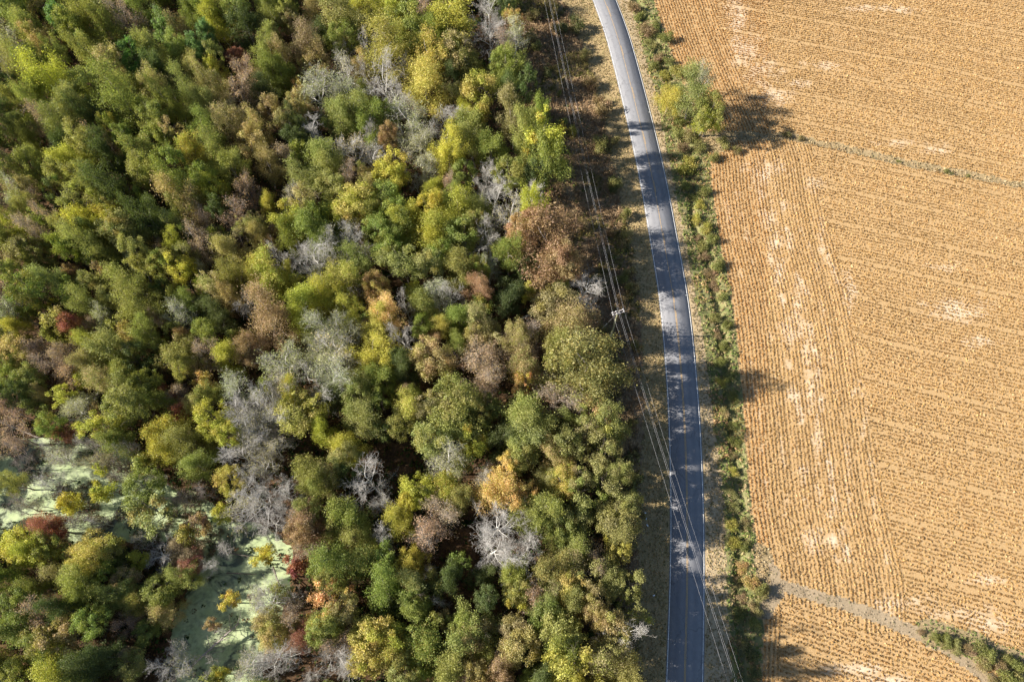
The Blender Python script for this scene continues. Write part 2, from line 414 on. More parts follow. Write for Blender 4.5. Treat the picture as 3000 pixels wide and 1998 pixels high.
def skeleton(levels, tb, twigs, spread=1.0, nlimb=9, lean=.05):
    """trunk + limbs into tb, fine branches into twigs; returns the tip points"""
    tips = []
    P = [np.array([0., 0, -0.3])]; n = 7
    for i in range(n):
        P.append(P[-1]+np.array([random.gauss(0, .18), random.gauss(0, .18), HT*.72/n]))
    R = [.26*(1-i/(n+1.5)) for i in range(n+1)]; R[0] = .36
    tb.add(P, R, 6)
    def grow(p, d, L, r, lv):
        seg = 3 if lv < levels else 2; pts = [p]; dd = d.copy()
        for i in range(seg):
            dd = dd+rnd_dir(.35)*.28; dd /= np.linalg.norm(dd); pts.append(pts[-1]+dd*L/seg)
        rr = [max(r*(1-.6*i/seg), .0105) for i in range(seg+1)]
        (tb if lv <= 1 else twigs).add(pts, rr, 4 if lv <= 1 else 3)
        if lv >= levels: tips.append(pts[-1]); return
        nb = [0, 7, 6, 5, 4][lv] if lv < 5 else 3
        for i in range(nb):
            q = pts[-1] if i == 0 else pts[random.randint(1, seg)]*(.6)+pts[random.randint(1, seg)]*.4
            nd = dd*.75+rnd_dir(.25)*.8; nd /= np.linalg.norm(nd)
            grow(q, nd, L*random.uniform(.45, .68), rr[-1]*.72, lv+1)
    for i in range(nlimb):
        f = .38+.62*i/(nlimb-1); k = min(n, int(f*n)); p = P[k]
        a = i*2.4+random.uniform(-.4, .4); el = .35+.9*f*f
        d = np.array([math.cos(a)*math.cos(el), math.sin(a)*math.cos(el), math.sin(el)])
        grow(p, d, (4.2 if f < .95 else 4.6)*spread*random.uniform(.7, 1.1)*(1-.15*f), .10*(1.25-f*.5), 1)
    return tips
def leaves(C, O, size, jitter=.35, flat=.75):
    """rhombus leaf clumps at centres C facing O (unit)"""
    n = len(C); s = size*rng.uniform(.55, 1.3, n)[:, None]
    N = O*flat+rng.normal(0, jitter, (n, 3)); N /= np.linalg.norm(N, axis=1)[:, None]+1e-9
    A = np.cross(N, rng.normal(0, 1, (n, 3))); A /= np.linalg.norm(A, axis=1)[:, None]+1e-9; B = np.cross(N, A)
    V = np.stack([C+A*s, C+B*s*.62, C-A*s*.9, C-B*s*.7], 1).reshape(-1, 3)
    return V, np.arange(4*n).reshape(n, 4)
def crown(seed, n=13500, nl=85, lr=(.12, .24), size=.132, shape='round'):
    r = np.random.default_rng(seed); L = []; big = r.normal(0, 1, (5, 3)); big /= np.linalg.norm(big, axis=1)[:, None]; amp = r.uniform(-.3, .12, 5)
    while len(L) < nl:
        p = r.uniform(-1, 1, 3); w = 1.0
        if shape == 'cone': w = .95*(1-.62*(p[2]+1)/2)
        if shape == 'column': w = .8
        q = np.array([p[0]/w, p[1]/w, p[2]]); d = np.linalg.norm(q)
        # uneven outline: some sides of the crown are pulled in, others reach out
        lim = .95+sum(a*max(0, float(b@q)/max(d, .1)-.35)*1.6 for a, b in zip(amp, big))*(1.6 if shape == 'ragged' else 1.0)
        if .3 < d < lim and r.random() < .35+.65*d: L.append(p)
    L = np.array(L); R = r.uniform(lr[0], lr[1], nl)*(r.uniform(.6, 1.25, nl) if shape == 'ragged' else 1)
    LBl = r.random(nl)
    w = R**2*(.6+.5*(L[:, 2]+1)); i = r.choice(nl, n, p=w/w.sum())
    d = r.normal(0, 1, (n, 3)); d /= np.linalg.norm(d, axis=1)[:, None]
    rad = R[i]*np.minimum(np.abs(r.normal(.72, .30, n)), 1.5)
    C = L[i]+d*rad[:, None]*np.array([1, 1, .8])
    out = C/np.linalg.norm(C, axis=1)[:, None]; O = d*.75+out*.5+np.array([0, 0, .25]); O /= np.linalg.norm(O, axis=1)[:, None]
    LB = np.clip(LBl[i]+r.normal(0, .10, n), 0, 1)
    C = C*np.array([RT, RT, CV])+np.array([0, 0, CZ])
    V, Fq = leaves(C, O, size, .55, .6)
    return mesh_np('crown', V, Fq, 4, {'lv': r.random(n), 'lb': LB})
def tip_leaves(tips, per, size, seed, clus=.45):
    r = np.random.default_rng(seed); T = np.array(tips)
    use = T[r.random(len(T)) < .75]
    C = np.repeat(use, per, 0)+r.normal(0, clus, (len(use)*per, 3)); lb = np.repeat(r.random(len(use)), per)
    O = r.normal(0, 1, C.shape); O[:, 2] = np.abs(O[:, 2])+.5; O /= np.linalg.norm(O, axis=1)[:, None]
    V, Fq = leaves(C, O, size, .5)
    return mesh_np('crown', V, Fq, 4, {'lv': r.random(len(Fq)), 'lb': lb})
def solid_trunk(seed):
    random.seed(seed); tb = Tubes(); tw = Tubes(); skeleton(2, tb, tb, .85, 8); return tb.mesh('trunk')

TRUNKS = [solid_trunk(s) for s in (1, 2, 3)]
CR = {'round': [crown(s) for s in (11, 12, 13, 14)],
      'ragged': [crown(s, 12500, 74, (.11, .25), .13, 'ragged') for s in (21, 22, 23, 24, 25)],
      'cone': [crown(s, 11500, 80, (.11, .21), .128, 'cone') for s in (31, 32)],
      'column': [crown(s, 11000, 70, (.12, .24), .13, 'column') for s in (41, 42)],
      'open': [crown(s, 5200, 34, (.11, .24), .145, 'ragged') for s in (71, 72, 73, 74)],
      'small': [crown(s, 3800, 26, (.22, .36), .26) for s in (51, 52, 53)]}
BARE = []; TIPS = []
for s in (61, 62, 63, 64, 65):
    random.seed(s); tb = Tubes(); tw = Tubes(); tips = skeleton(4, tb, tw, 1.0, 9)
    BARE.append((tb.mesh('trunk'), tw.mesh('branches'), tip_leaves(tips, 1, .13, s), tip_leaves(tips, 3, .125, s+1, .38)))
    TIPS.append(tips)

BRANCHY = [(BARE[i][0], tip_leaves(TIPS[i], 13, .122, 90+i, c*.9)) for i, c in ((0, .40), (1, .5), (2, .36), (3, .45), (4, .55))]
PAL = {'d': (.068,.095,.028), 'g': (.140,.180,.034), 'l': (.205,.225,.070), 'v': (.182,.200,.046), 'y': (.285,.290,.032), 'Y': (.325,.280,.060),
       'o': (.44,.29,.11), 'b': (.260,.215,.095), 'k': (.235,.160,.095), 'r': (.20,.070,.050), 'p': (.32,.225,.165), 'm': (.245,.270,.150), 'n': (.100,.185,.060), 'w': (.30,.27,.15)}
ALT = {'d': (.09,.11,.03), 'g': (.21,.21,.04), 'l': (.27,.25,.07), 'v': (.22,.20,.06), 'y': (.34,.28,.05), 'Y': (.25,.25,.04),
       'o': (.36,.31,.07), 'b': (.24,.22,.06), 'k': (.30,.20,.09), 'r': (.30,.14,.07), 'p': (.28,.16,.10), 'm': (.27,.25,.12), 'n': (.14,.20,.05), 'w': (.25,.25,.1)}
WORD = {'d': 'dark green', 'g': 'mid-green', 'l': 'pale green', 'v': 'olive', 'y': 'yellow-green', 'Y': 'golden', 'o': 'orange', 'b': 'tan-brown', 'k': 'rust-brown',
        'r': 'red', 'p': 'pinkish', 'm': 'sage-green', 'n': 'feathery green', 'w': 'bare grey'}
NAME = {'d': 'green_tree', 'g': 'green_tree', 'l': 'green_tree', 'v': 'olive_tree', 'y': 'yellow_tree', 'Y': 'yellow_tree', 'o': 'orange_tree', 'b': 'brown_tree', 'k': 'brown_tree',
        'r': 'red_tree', 'p': 'thin_leaved_tree', 'm': 'thin_leaved_tree', 'n': 'pine_tree', 'w': 'bare_tree'}
NAME['v'] = 'broadleaf_tree'; NAME['o'] = 'autumn_tree'; NAME['r'] = 'autumn_tree'; NAME['b'] = 'autumn_tree'; NAME['k'] = 'autumn_tree'; NAME['Y'] = 'yellow_leaved_tree'; NAME['y'] = 'yellow_leaved_tree'
NAME['d'] = NAME['g'] = NAME['l'] = 'green_leaved_tree'
GROUP = {'green_leaved_tree': 'green trees of the wood', 'broadleaf_tree': 'olive trees of the wood', 'yellow_leaved_tree': 'yellow trees of the wood', 'autumn_tree': 'brown and red trees of the wood',
         'thin_leaved_tree': 'half-bare trees of the wood', 'pine_tree': 'feathery pines of the wood', 'bare_tree': 'bare grey trees of the wood'}
def build_tree(code, x, y, r, h, name=None, dark_bark=False, extra_bare=False, z=0.0, edge=False):
    """one tree: Empty > trunk, crown (or branches)"""
    t = empty(name or NAME[code], (x, y, z)); s = r/RT*(1.12 if code not in 'wmp' else 1.12)
    e = random.uniform(.84, 1.2); t.scale = (s*e, s/e, h/HT); t.rotation_euler = (random.gauss(0, .06), random.gauss(0, .06), random.uniform(0, 6.28))
    c = np.array(PAL[code]); c = c*random.uniform(1.35, 1.65 if code == 'l' else 1.95)*np.array([random.uniform(.9, 1.1), 1, random.uniform(.85, 1.15)])
    c = c*.84+np.array([.24, .225, .125])*.16*(c.sum()/.5)
    wt = max(0, min(1, (x-2)/14)) if y < 75 else 0
    c = c*(1-.38*wt)+np.array([.34, .285, .15])*.38*wt
    if code in 'wmp' or extra_bare:
        tb, tw, few, many = random.choice(BARE); bark = 'bark_grey' if dark_bark or code == 'p' else 'bark_pale'
        o = link('trunk', tb, None, t); o2 = link('branches', tw, None, t)
        for q in (o, o2):
            if not q.data.materials: q.data.materials.append(M[bark])
            q.material_slots[0].link = 'OBJECT'; q.material_slots[0].material = M['bark_white' if (q is o and bark == 'bark_pale') else bark]
        if code in 'mp' or extra_bare:
            k = link('crown', many, M['leaf'], t); k.color = (*c, 1); k['alt'] = [float(v*1.5) for v in ALT[code]]
        elif random.random() < .3:
            k = link('crown', few, M['leaf'], t); k.color = (*c, 1); k['alt'] = list(map(float, ALT['v']))
    else:
        br = random.choice(BRANCHY) if (random.random() < (.2 if edge else .5) and r > 2.0 and code != 'n') else None
        if br: t.scale[0] *= .86; t.scale[1] *= .86
        o = link('trunk', br[0] if br else random.choice(TRUNKS), None, t)
        if not o.data.materials: o.data.materials.append(M['bark'])
        o.material_slots[0].link = 'OBJECT'; o.material_slots[0].material = M['bark_grey' if br else 'bark']
        if r < 2.3: kind = 'small'
        elif code == 'n': kind = 'cone'
        elif edge: kind = random.choice(['open', 'open', 'open', 'ragged'])
        else: kind = random.choice(['round', 'ragged', 'ragged', 'ragged', 'open', 'column'])
        k = link('crown', br[1] if br else random.choice(CR[kind]), M['leaf'], t); k.color = (*c, 1)
        k['alt'] = [float(v*random.uniform(1.3, 1.8)) for v in ALT[code]]
    return t
# ------------------------------------------------------------------ the wood: every tree read off the photograph
# each row: x y r kind, in one of nine overlapping survey sheets (2.24 units per photo pixel)
SHEETS = {
(0,0): """60 60 95 v;170 160 80 l;250 60 85 b;390 100 95 n;440 200 85 g;560 80 90 v;700 60 85 l;690 200 70 v;820 110 75 p;900 60 70 g;1050 160 110 n;1210 60 80 g;1180 220 80 b;1330 50 75 g;1430 110 90 y;1560 80 90 g;1620 170 100 d;1750 60 70 g;1770 200 60 v;60 260 70 m;200 250 75 v;330 270 80 b;380 240 30 r;100 400 90 l;250 400 90 v;400 370 80 v;530 300 60 n;600 330 90 v;850 390 115 n;1000 300 90 v;1020 430 90 d;1150 320 80 v;1330 230 90 n;1300 330 80 n;1440 360 70 v;1250 440 80 v;1420 470 70 y;1570 370 60 r;1610 440 80 p;1720 330 90 v;1740 470 80 g;60 560 80 d;60 640 80 v;230 580 80 g;400 540 110 y;560 560 100 v;640 440 90 b;150 690 60 l;280 680 80 v;430 700 100 l;540 760 90 v;800 640 115 v;860 550 80 v;1000 560 90 b;1130 640 80 v;1240 640 75 l;1370 690 85 l;1400 560 80 b;1560 600 90 p;1720 590 80 d;60 740 60 d;120 830 80 l;250 790 80 p;400 850 90 v;660 730 80 d;720 860 70 g;1000 800 90 v;1150 860 70 b;1350 880 80 g;1560 800 110 b;1750 720 80 b;1700 850 80 b;60 870 70 d;180 920 60 v;380 960 80 d;560 920 100 v;680 900 70 p;820 930 80 g;950 1000 100 v;1080 930 70 g;1280 1000 100 Y;1440 960 90 v;1650 950 100 b;480 1050 100 y;660 1020 90 d;100 1080 90 v;220 1120 90 v;1130 1080 90 g;900 1120 90 v;1500 1090 90 v;1720 1070 90 b;60 1180 70 p;390 1150 90 v;560 1170 90 v;740 1210 110 d;330 1250 70 d;160 1240 70 b;1150 1220 100 g;1350 1160 90 g;1450 1230 80 y;1600 1240 80 p;60 1300 80 m;200 1370 80 v;480 1300 90 l;620 1260 60 l;1300 1330 120 b;1480 1360 80 d;930 1320 50 g;300 1430 80 g;120 1460 80 y;750 1370 80 v;560 1440 100 y;700 1470 90 y;400 1460 60 p;1000 1440 100 d;1180 1370 80 v;1330 1450 80 p;1560 1430 90 p;1750 1360 70 y;820 1520 100 l;1170 1520 60 l;1640 1500 80 b""",
(700,0): """290 60 70 v;380 120 70 b;470 80 70 b;430 260 100 k;480 350 90 b;540 200 70 d;690 110 120 l;690 230 90 v;780 30 60 y;910 90 90 y;1010 60 60 y;1110 150 120 g;1200 40 60 p;1000 200 60 g;1380 100 150 y;1290 200 90 g;1640 40 90 w;1700 90 60 w;1640 220 100 w;1740 310 70 p;1760 170 50 p;910 250 75 w;850 310 60 w;680 330 60 w;960 320 140 Y;1070 410 60 w;680 430 90 w;780 440 50 o;1240 360 110 Y;1480 340 120 b;1490 440 80 v;1720 440 80 g;1390 490 60 d;1250 560 130 Y;280 330 80 b;250 470 70 g;350 490 50 g;430 440 50 b;540 560 130 m;410 570 40 o;680 590 90 m;860 470 60 w;960 560 140 w;1080 640 70 w;830 590 50 v;1400 590 60 b;380 680 80 b;1590 620 130 Y;1500 720 60 y;740 730 110 v;620 770 80 v;850 790 100 g;970 760 70 g;1040 720 60 w;1130 800 110 m;1310 760 110 w;1270 870 60 w;430 800 80 d;510 900 90 w;350 900 90 d;280 780 90 b;300 1000 80 p;390 1010 60 g;530 1010 110 v;600 1100 90 v;740 980 110 w;870 1040 80 w;830 1120 60 b;880 880 60 w;990 890 60 k;1170 930 90 m;1370 960 100 y;1510 830 100 v;1540 950 100 v;1660 960 100 g;1000 1060 110 y;980 1180 110 y;1260 1090 80 m;1170 1190 45 w;1260 1230 70 y;1380 1190 60 p;1500 1150 80 g;1620 1130 80 w;1400 1310 60 v;1480 1290 40 w;1590 1220 50 w;1690 1270 110 w;1740 1440 100 w;1560 1350 80 v;470 1170 100 v;600 1230 90 v;350 1260 70 w;420 1330 110 b;700 1190 70 p;840 1240 70 b;750 1330 130 Y;260 1400 110 y;170 1330 50 y;950 1300 100 g;1000 1390 90 g;1250 1370 90 y;1150 1430 100 y;1420 1410 110 y;1500 1480 80 v;680 1420 100 y;860 1400 70 v;520 1440 100 g;220 1530 60 k;350 1500 90 g;740 1540 90 w;920 1500 90 g;1020 1530 80 g;1260 1530 100 y;1640 1540 60 m""",
(1400,0): """230 130 55 o;190 60 60 d;240 230 80 m;190 430 90 g;290 600 60 d;230 560 60 d;230 730 90 b;330 800 60 g;390 900 120 y;430 1020 110 g;330 820 80 v;200 1160 100 v;340 1270 60 w;350 1350 80 y;400 1130 80 d""",
(0,650): """60 130 90 v;200 60 80 p;250 200 80 v;120 230 90 b;370 60 60 l;330 130 60 b;500 70 90 l;450 160 70 g;640 110 90 l;820 90 110 l;880 190 90 l;700 200 70 v;640 240 60 d;1000 100 60 d;1030 190 60 p;870 260 60 m;1050 290 80 v;1150 60 60 l;1150 160 70 y;1230 240 90 l;1170 340 90 y;1260 130 80 p;1300 300 60 m;1450 90 60 g;1450 200 90 b;1560 150 80 b;1540 330 80 v;1690 60 70 b;1760 170 40 k;1760 330 130 Y;1400 400 90 b;1480 500 70 b;1310 420 50 y;60 300 80 v;250 270 60 v;400 370 90 l;460 310 40 k;600 360 80 l;700 310 50 k;230 430 120 g;60 440 80 p;60 540 90 m;480 480 70 v;360 560 50 y;550 560 80 l;170 590 50 v;740 480 90 l;880 420 110 v;900 540 120 v;1060 430 60 d;1150 470 60 v;1200 520 70 g;1330 560 90 d;1400 610 80 d;1150 600 90 m;1000 640 60 p;640 620 70 m;80 670 70 y;350 660 70 b;470 660 75 r;340 730 50 v;600 700 60 p;730 690 60 v;830 730 60 b;960 740 80 v;1100 700 60 v;1200 770 50 k;1340 750 80 g;1520 780 60 v;130 830 90 b;60 820 60 v;90 930 70 g;250 850 70 p;350 930 80 p;430 880 70 p;540 800 70 y;700 850 110 l;600 920 80 b;760 950 60 g;860 900 90 d;540 1000 60 y;1170 870 100 v;1230 800 50 b;1070 930 40 k;1350 870 80 p;1480 900 90 y;1160 970 70 v;1300 960 60 b;1540 1080 90 m;1350 1060 60 o;1380 1150 80 v;1650 850 80 k;1620 750 50 y;60 1030 70 g;200 1020 80 v;420 1000 80 p;650 1060 80 b;820 1010 80 v;950 1070 80 g;860 1130 110 v;1100 1110 50 r;1160 1150 60 p;1040 1180 80 g;100 1130 70 d;300 1150 60 b;400 1140 80 y;540 1180 60 m;500 1230 80 m;450 1210 50 y;640 1240 40 k;250 1230 60 v;60 1220 70 p;870 1240 110 v;750 1280 60 Y;1160 1250 60 r;1260 1210 60 b;350 1330 70 g;350 1400 60 r;640 1360 110 y;780 1380 90 g;60 1380 80 p;1080 1400 110 y;1050 1480 90 y;1210 1430 100 v;1400 1290 110 y;1460 1400 90 y;1560 1240 110 w;1680 1200 100 w;1620 1380 100 w;1740 1400 90 w""",
(700,650): """150 600 140 k;80 500 80 w;90 840 80 k;120 320 100 Y;200 350 90 y;310 370 70 y;380 520 130 y;420 640 80 y;470 210 130 w;320 250 80 w;600 210 90 w;480 320 90 w;520 390 60 w;280 80 50 k;520 90 110 g;400 60 80 y;730 110 90 w;750 260 100 v;860 170 60 p;660 360 110 Y;890 420 80 o;950 560 100 o;930 640 90 Y;680 490 70 y;770 480 60 w;700 590 90 y;550 490 80 y;1050 60 100 g;1300 90 110 y;960 170 90 g;1430 90 110 g;1080 280 120 l;1210 290 90 l;1320 220 80 g;1650 130 100 w;1480 200 60 w;1450 300 110 v;1560 300 70 Y;1580 440 80 k;1640 300 60 m;1330 440 90 m;1380 480 70 w;1090 530 60 w;1120 440 50 y;1200 570 100 g;1210 650 70 g;1440 600 90 g;1340 680 65 Y;1440 780 60 g;1600 540 60 g;1600 670 90 b;1560 740 90 b;1090 750 95 w;1290 850 120 b;1230 760 60 k;1580 870 110 p;1600 980 110 p;1640 1090 90 p;1700 730 60 b;800 660 60 p;560 700 110 m;700 760 100 m;620 800 110 w;500 770 70 m;880 680 60 g;900 880 120 y;930 990 100 g;600 940 120 m;580 1030 110 m;300 890 120 m;400 960 70 w;260 1080 100 w;180 1150 100 w;120 1080 60 g;360 1170 90 y;420 1280 130 Y;540 1350 80 y;520 1150 70 w;620 1150 70 d;230 1300 90 w;60 1270 90 w;100 1380 110 w;200 1460 70 w;800 1080 100 v;790 1200 100 v;820 1310 110 v;920 1180 80 g;1060 1190 90 Y;1080 1110 50 p;1090 1300 90 v;1170 1110 60 g;1340 1150 150 v;1270 1250 100 b;1430 1280 150 v;1520 1400 100 y;1580 1260 80 v;1260 1440 120 l;1380 1440 70 g;700 1440 90 y;980 1350 60 d;680 1530 60 l;1050 900 70 d;1130 960 70 d;1750 430 60 d""",
(1400,650): """430 100 190 k;300 70 100 k;560 220 100 k;430 340 60 k;300 270 70 d;200 470 90 d;200 180 80 g;300 440 50 Y;680 420 110 w;750 520 60 w;500 560 130 b;540 690 150 b;700 650 90 k;520 440 60 g;250 720 90 b;300 800 100 p;300 960 110 b;330 1040 80 o;640 920 190 l;560 830 90 v;520 1120 130 p;680 1060 120 v;280 1230 130 v;350 1330 130 v;300 1430 130 l;760 1260 110 o;740 1360 100 b;870 1340 110 g;640 1290 100 g;600 1440 120 v;60 1240 80 v;160 1290 50 k;130 1460 90 d;840 1480 100 v;500 1500 90 b""",
(0,1298): """90 60 60 w;400 100 110 w;680 110 110 w;300 290 110 w;100 400 90 w;60 250 70 v;440 400 60 y;680 290 60 y;640 180 30 y;930 300 110 g;1010 420 140 l;1290 140 90 v;1320 310 90 w;960 150 70 g;1470 250 80 Y;1440 460 50 y;1280 560 60 k;280 540 80 r;380 560 60 r;120 640 110 y;180 720 90 y;330 660 80 v;600 680 110 Y;580 760 80 Y;700 700 60 v;1050 740 110 w;900 760 60 y;1240 620 70 Y;1220 740 100 k;1230 790 80 r;760 780 80 d;700 840 60 g;80 870 80 g;300 770 70 v;420 850 70 b;500 900 110 v;560 970 80 v;230 940 70 g;780 1000 100 v;850 900 80 b;1050 930 100 g;1180 880 80 v;900 1080 80 Y;1080 1110 80 b;100 1060 100 g;250 1080 80 p;400 1110 80 d;100 1200 110 g;600 1190 100 g;370 1260 120 b;830 1190 80 p;950 1240 80 g;280 1330 110 v;380 1450 120 y;110 1490 90 v;560 1480 100 d;700 1400 90 d;880 1440 100 v;840 1430 50 k;1150 1340 70 w;1180 1420 110 w;1060 1480 70 w;510 1540 60 v;1430 1490 60 v;1600 80 110 w;1740 100 80 w;1640 230 90 w;1720 360 130 w;1600 430 100 w;1740 500 90 w;1500 1030 50 Y;1740 1040 120 w;1700 740 60 y;1740 1200 90 b;1600 1440 120 w;1720 1460 110 w;1400 1180 40 k""",
(700,1298): """290 330 90 w;320 480 80 w;500 200 110 v;480 290 80 v;570 240 80 b;680 220 60 d;880 270 130 w;930 390 70 w;700 100 90 l;760 150 50 y;1340 130 110 m;1480 150 60 l;1580 240 80 w;1170 320 100 y;1100 440 80 y;1050 520 90 y;1370 290 100 y;1450 370 80 v;1310 450 110 p;1240 560 110 p;1230 640 70 w;690 480 120 g;640 560 90 v;720 640 90 v;440 520 110 k;400 600 90 k;480 690 80 p;360 760 70 r;440 420 80 l;640 770 120 g;770 800 110 g;700 900 90 v;930 620 80 w;1000 700 80 g;900 700 60 g;510 860 70 v;580 1000 130 o;680 1060 100 b;940 980 110 g;940 1060 60 g;1130 790 80 y;1140 900 90 l;1170 1020 100 g;1150 1110 70 g;1240 820 50 w;1290 860 50 b;1300 950 70 v;1310 1040 50 w;1340 1130 60 b;1060 1100 60 d;1400 860 80 d;1470 780 60 g;1590 900 70 d;1620 1030 80 d;260 980 60 l;350 1010 60 w;120 1080 110 w;300 1110 80 p;200 1230 90 b;380 1180 40 b;450 1270 80 r;560 1230 100 v;640 1180 90 l;660 1280 90 p;620 1400 110 w;720 1440 90 w;250 1400 110 w;470 1530 70 w;850 1200 110 Y;900 1330 140 Y;1040 1270 100 Y;1030 1380 90 Y;870 1440 110 Y;1180 1250 110 g;1200 1400 130 g;1080 1480 100 l;1500 1190 130 v;1590 1270 110 b;1440 1230 80 v;1620 1340 70 v;1680 1380 60 w;1370 1450 120 v;1600 1500 80 b;1720 1480 70 k;1500 1540 60 p;1240 1530 60 g""",
(1400,1298): """150 270 130 o;240 330 90 o;150 160 80 o;60 220 60 w;300 90 100 v;300 20 90 v;430 210 70 l;560 90 100 b;680 60 130 v;560 230 90 Y;640 230 80 b;830 60 90 v;780 230 120 v;700 330 120 g;900 200 80 v;950 420 90 v;860 480 150 v;970 560 100 v;650 530 100 v;400 480 130 g;350 420 100 l;540 560 100 g;620 620 110 g;680 660 70 l;500 430 90 g;130 520 140 w;60 700 120 w;200 760 130 w;330 650 90 w;950 700 90 y;920 730 70 y;500 780 120 v;620 790 100 b;780 770 80 p;720 880 120 v;880 860 100 v;250 860 90 g;270 940 90 l;370 980 90 p;400 1050 80 l;210 1050 80 y;480 950 80 b;640 970 120 Y;620 1060 90 v;780 1020 100 b;1000 980 90 g;1010 1110 100 g;960 1200 60 g;450 1150 110 g;540 1240 130 v;580 1340 100 g;850 1200 110 b;780 1120 80 b;900 1280 110 w;830 1360 120 b;960 1400 90 v;240 1220 100 b;300 1320 120 b;230 1370 90 b;150 1500 80 k;430 1480 90 d;700 1460 150 y;820 1520 110 y;600 1530 90 y;950 1510 90 v;350 1540 70 g"""}
TREES = []      # px, py, r_px, code
for (ox, oy), txt in SHEETS.items():
    for row in txt.split(';'):
        a, b, r, c = row.split(); TREES.append((ox+float(a)/2.24, oy+float(b)/2.24, float(r)/2.24, c))
swr = random.Random(8)
for i in range(28):
    a, b = swr.uniform(10, 560), swr.uniform(1275, 1600)
    TREES.append((a, b, swr.uniform(18, 34), swr.choice('wwwww')))
for i in range(6):
    TREES.append((swr.uniform(560, 800), swr.uniform(1560, 1990), swr.uniform(16, 34), swr.choice('wwwy')))
n_seen = len(TREES)
# a belt of the same wood just outside the frame
sr = random.Random(5)
for gx in range(-260, 1500, 85):
    for gy in list(range(-190, -20, 70)): TREES.append((gx+sr.uniform(-25, 25), gy+sr.uniform(-20, 20), 38, None))
for gy in range(-20, 2150, 78):
    for gx in ((-160, -70) if not 1200 < gy < 1640 else (-270, -190, -110)): TREES.append((gx+sr.uniform(-25, 25), gy+sr.uniform(-25, 25), 40, None))
for gx in range(-20, 1860, 92):
    TREES.append((gx+sr.uniform(-25, 25), 2055+sr.uniform(-12, 20), 46, None))
def edge_height(px, py):
    """heights that give the shadows lying on the road and field"""
    py = py+(1923-py)*.095
    t = [(-300, 15), (20, 15), (120, 14), (220, 16), (300, 12), (390, 14), (415, 24), (590, 24), (630, 14), (690, 15), (720, 22), (850, 21.5), (880, 12), (1030, 12), (1060, 19), (1085, 26), (1165, 26),
         (1195, 13), (1245, 13), (1280, 17), (1360, 16), (1400, 12.5), (1430, 15), (1520, 14), (1590, 11), (1720, 11), (1780, 15), (1850, 20), (1960, 22), (2100, 21)]
    return float(np.interp(py, *zip(*t)))
REC = []
for i, (px, py, rp, c) in enumerate(TREES):
    if c is None:
        q = min(TREES[:n_seen], key=lambda q: (q[0]-px)**2+(q[1]-py)**2); c = random.choice([q[3], 'v', 'g'])
    r = rp/scale_at(*ground(px, py, 10), 10)
    if px < 620 and 1240 < py < 1620 and c == 'w': h = random.uniform(7, 10)
    else:
        h = 8.5+1.5*r*random.uniform(.85, 1.15)+random.uniform(-.5, 2.0)
        if px > 1450:
            w = min(1, (px-1450)/90) if py < 1000 else min(1, max(0, (px-1560)/120)); h = h*(1-w)+edge_height(px, py)*random.uniform(.88, 1.03)*w
        if r < 1.9: h *= .8
        h *= 1+.30*max(0, min(1, (900-px)/400))*max(0, min(1, (950-py)/300))
    if py > 1250 and px < 650: h = min(h, 12)
    if px < 620 and 1240 < py < 1620 and c == 'w': r *= .62
    if px < 0 and 1150 < py < 1650: h = min(h, 7.5)
    if 330 < px < 660 and 1570 < py: h = min(h, 6.5+1.5*math.sin(py/38))
    if px < 900 and py < 1000 and c != 'w': r *= .90
    if c in 'ry' and r < 2.3: h *= .9
    r *= {'w': 1.15, 'm': 1.12, 'p': 1.12}.get(c, 1.2)
    if c == 'w' and 480 < px < 800 and py > 1560: r *= .78
    x, y = ground(px, py, h*.66)
    x = float(min(x, forest_edge(y)+.5))
    REC.append(dict(px=px, py=py, c=c, r=r, h=h, x=x, y=float(y), seen=i < n_seen))
# labels: look, plus the neighbour or place that singles each tree out
def zone_of(t):
    px, py = t['px'], t['py']
    if not t['seen']: return 'off frame, '+('upper left' if px < 0 and py < 700 else 'lower left' if px < 0 else 'above the left half' if py < 0 and px < 700 else 'above the right half' if py < 0 else 'below the left half' if px < 900 else 'below the right half')
    if 480 < px < 900 and 1530 < py < 2000: return 'around the pale green pond'
    if px < 620 and 1260 < py < 1600: return 'in the duckweed swamp'
    fx = float(topx(forest_edge(t['y']), t['y'])[0])
    if px > fx-110:
        return 'roadside edge '+('near the top' if py < 500 else 'above utility pole' if py < 860 else 'beside utility pole' if py < 1080 else 'below utility pole' if py < 1400 else 'near the bottom')
    row = 'top' if py < 280 else 'upper' if py < 640 else 'middle' if py < 1050 else 'lower' if py < 1500 else 'bottom'
    colm = 'far left' if px < 330 else 'left' if px < 720 else 'centre' if px < 1110 else 'right'
    return 'in the %s %s wood' % (row, colm)
ORD_ = ['', 'first', 'second', 'third', 'fourth', 'fifth', 'sixth', 'seventh', 'eighth', 'ninth', 'tenth', 'eleventh', 'twelfth', 'thirteenth', 'fourteenth', 'fifteenth', 'sixteenth', 'seventeenth', 'eighteenth', 'nineteenth', 'twentieth']
class _O:
    def __getitem__(s, i): return ORD_[i] if i < 21 else '%d%s' % (i, {1: 'st', 2: 'nd', 3: 'rd'}.get(i % 10, 'th'))
ORD = _O()
for t in REC:
    t['zone'] = zone_of(t)
    s = t['r']; t['size'] = 'small ' if s < 2.6 else 'large ' if s > 4.9 else ''
    t['desc'] = t['size']+WORD[t['c']]+' tree'
for t in REC:
    nb = sorted((q for q in REC if q is not t and q['c'] != t['c'] and q['seen']), key=lambda q: (q['px']-t['px'])**2+(q['py']-t['py'])**2)[:4]
    rel = []
    for q in nb:
        dx, dy = t['px']-q['px'], t['py']-q['py']
        d = ('right of' if dx > 0 else 'left of') if abs(dx) > abs(dy) else ('below' if dy > 0 else 'above')
        rel.append((d, ('a ' if q['c'] not in 'ov' else 'an ')+WORD[q['c']]+' one'))
    t['rel'] = rel
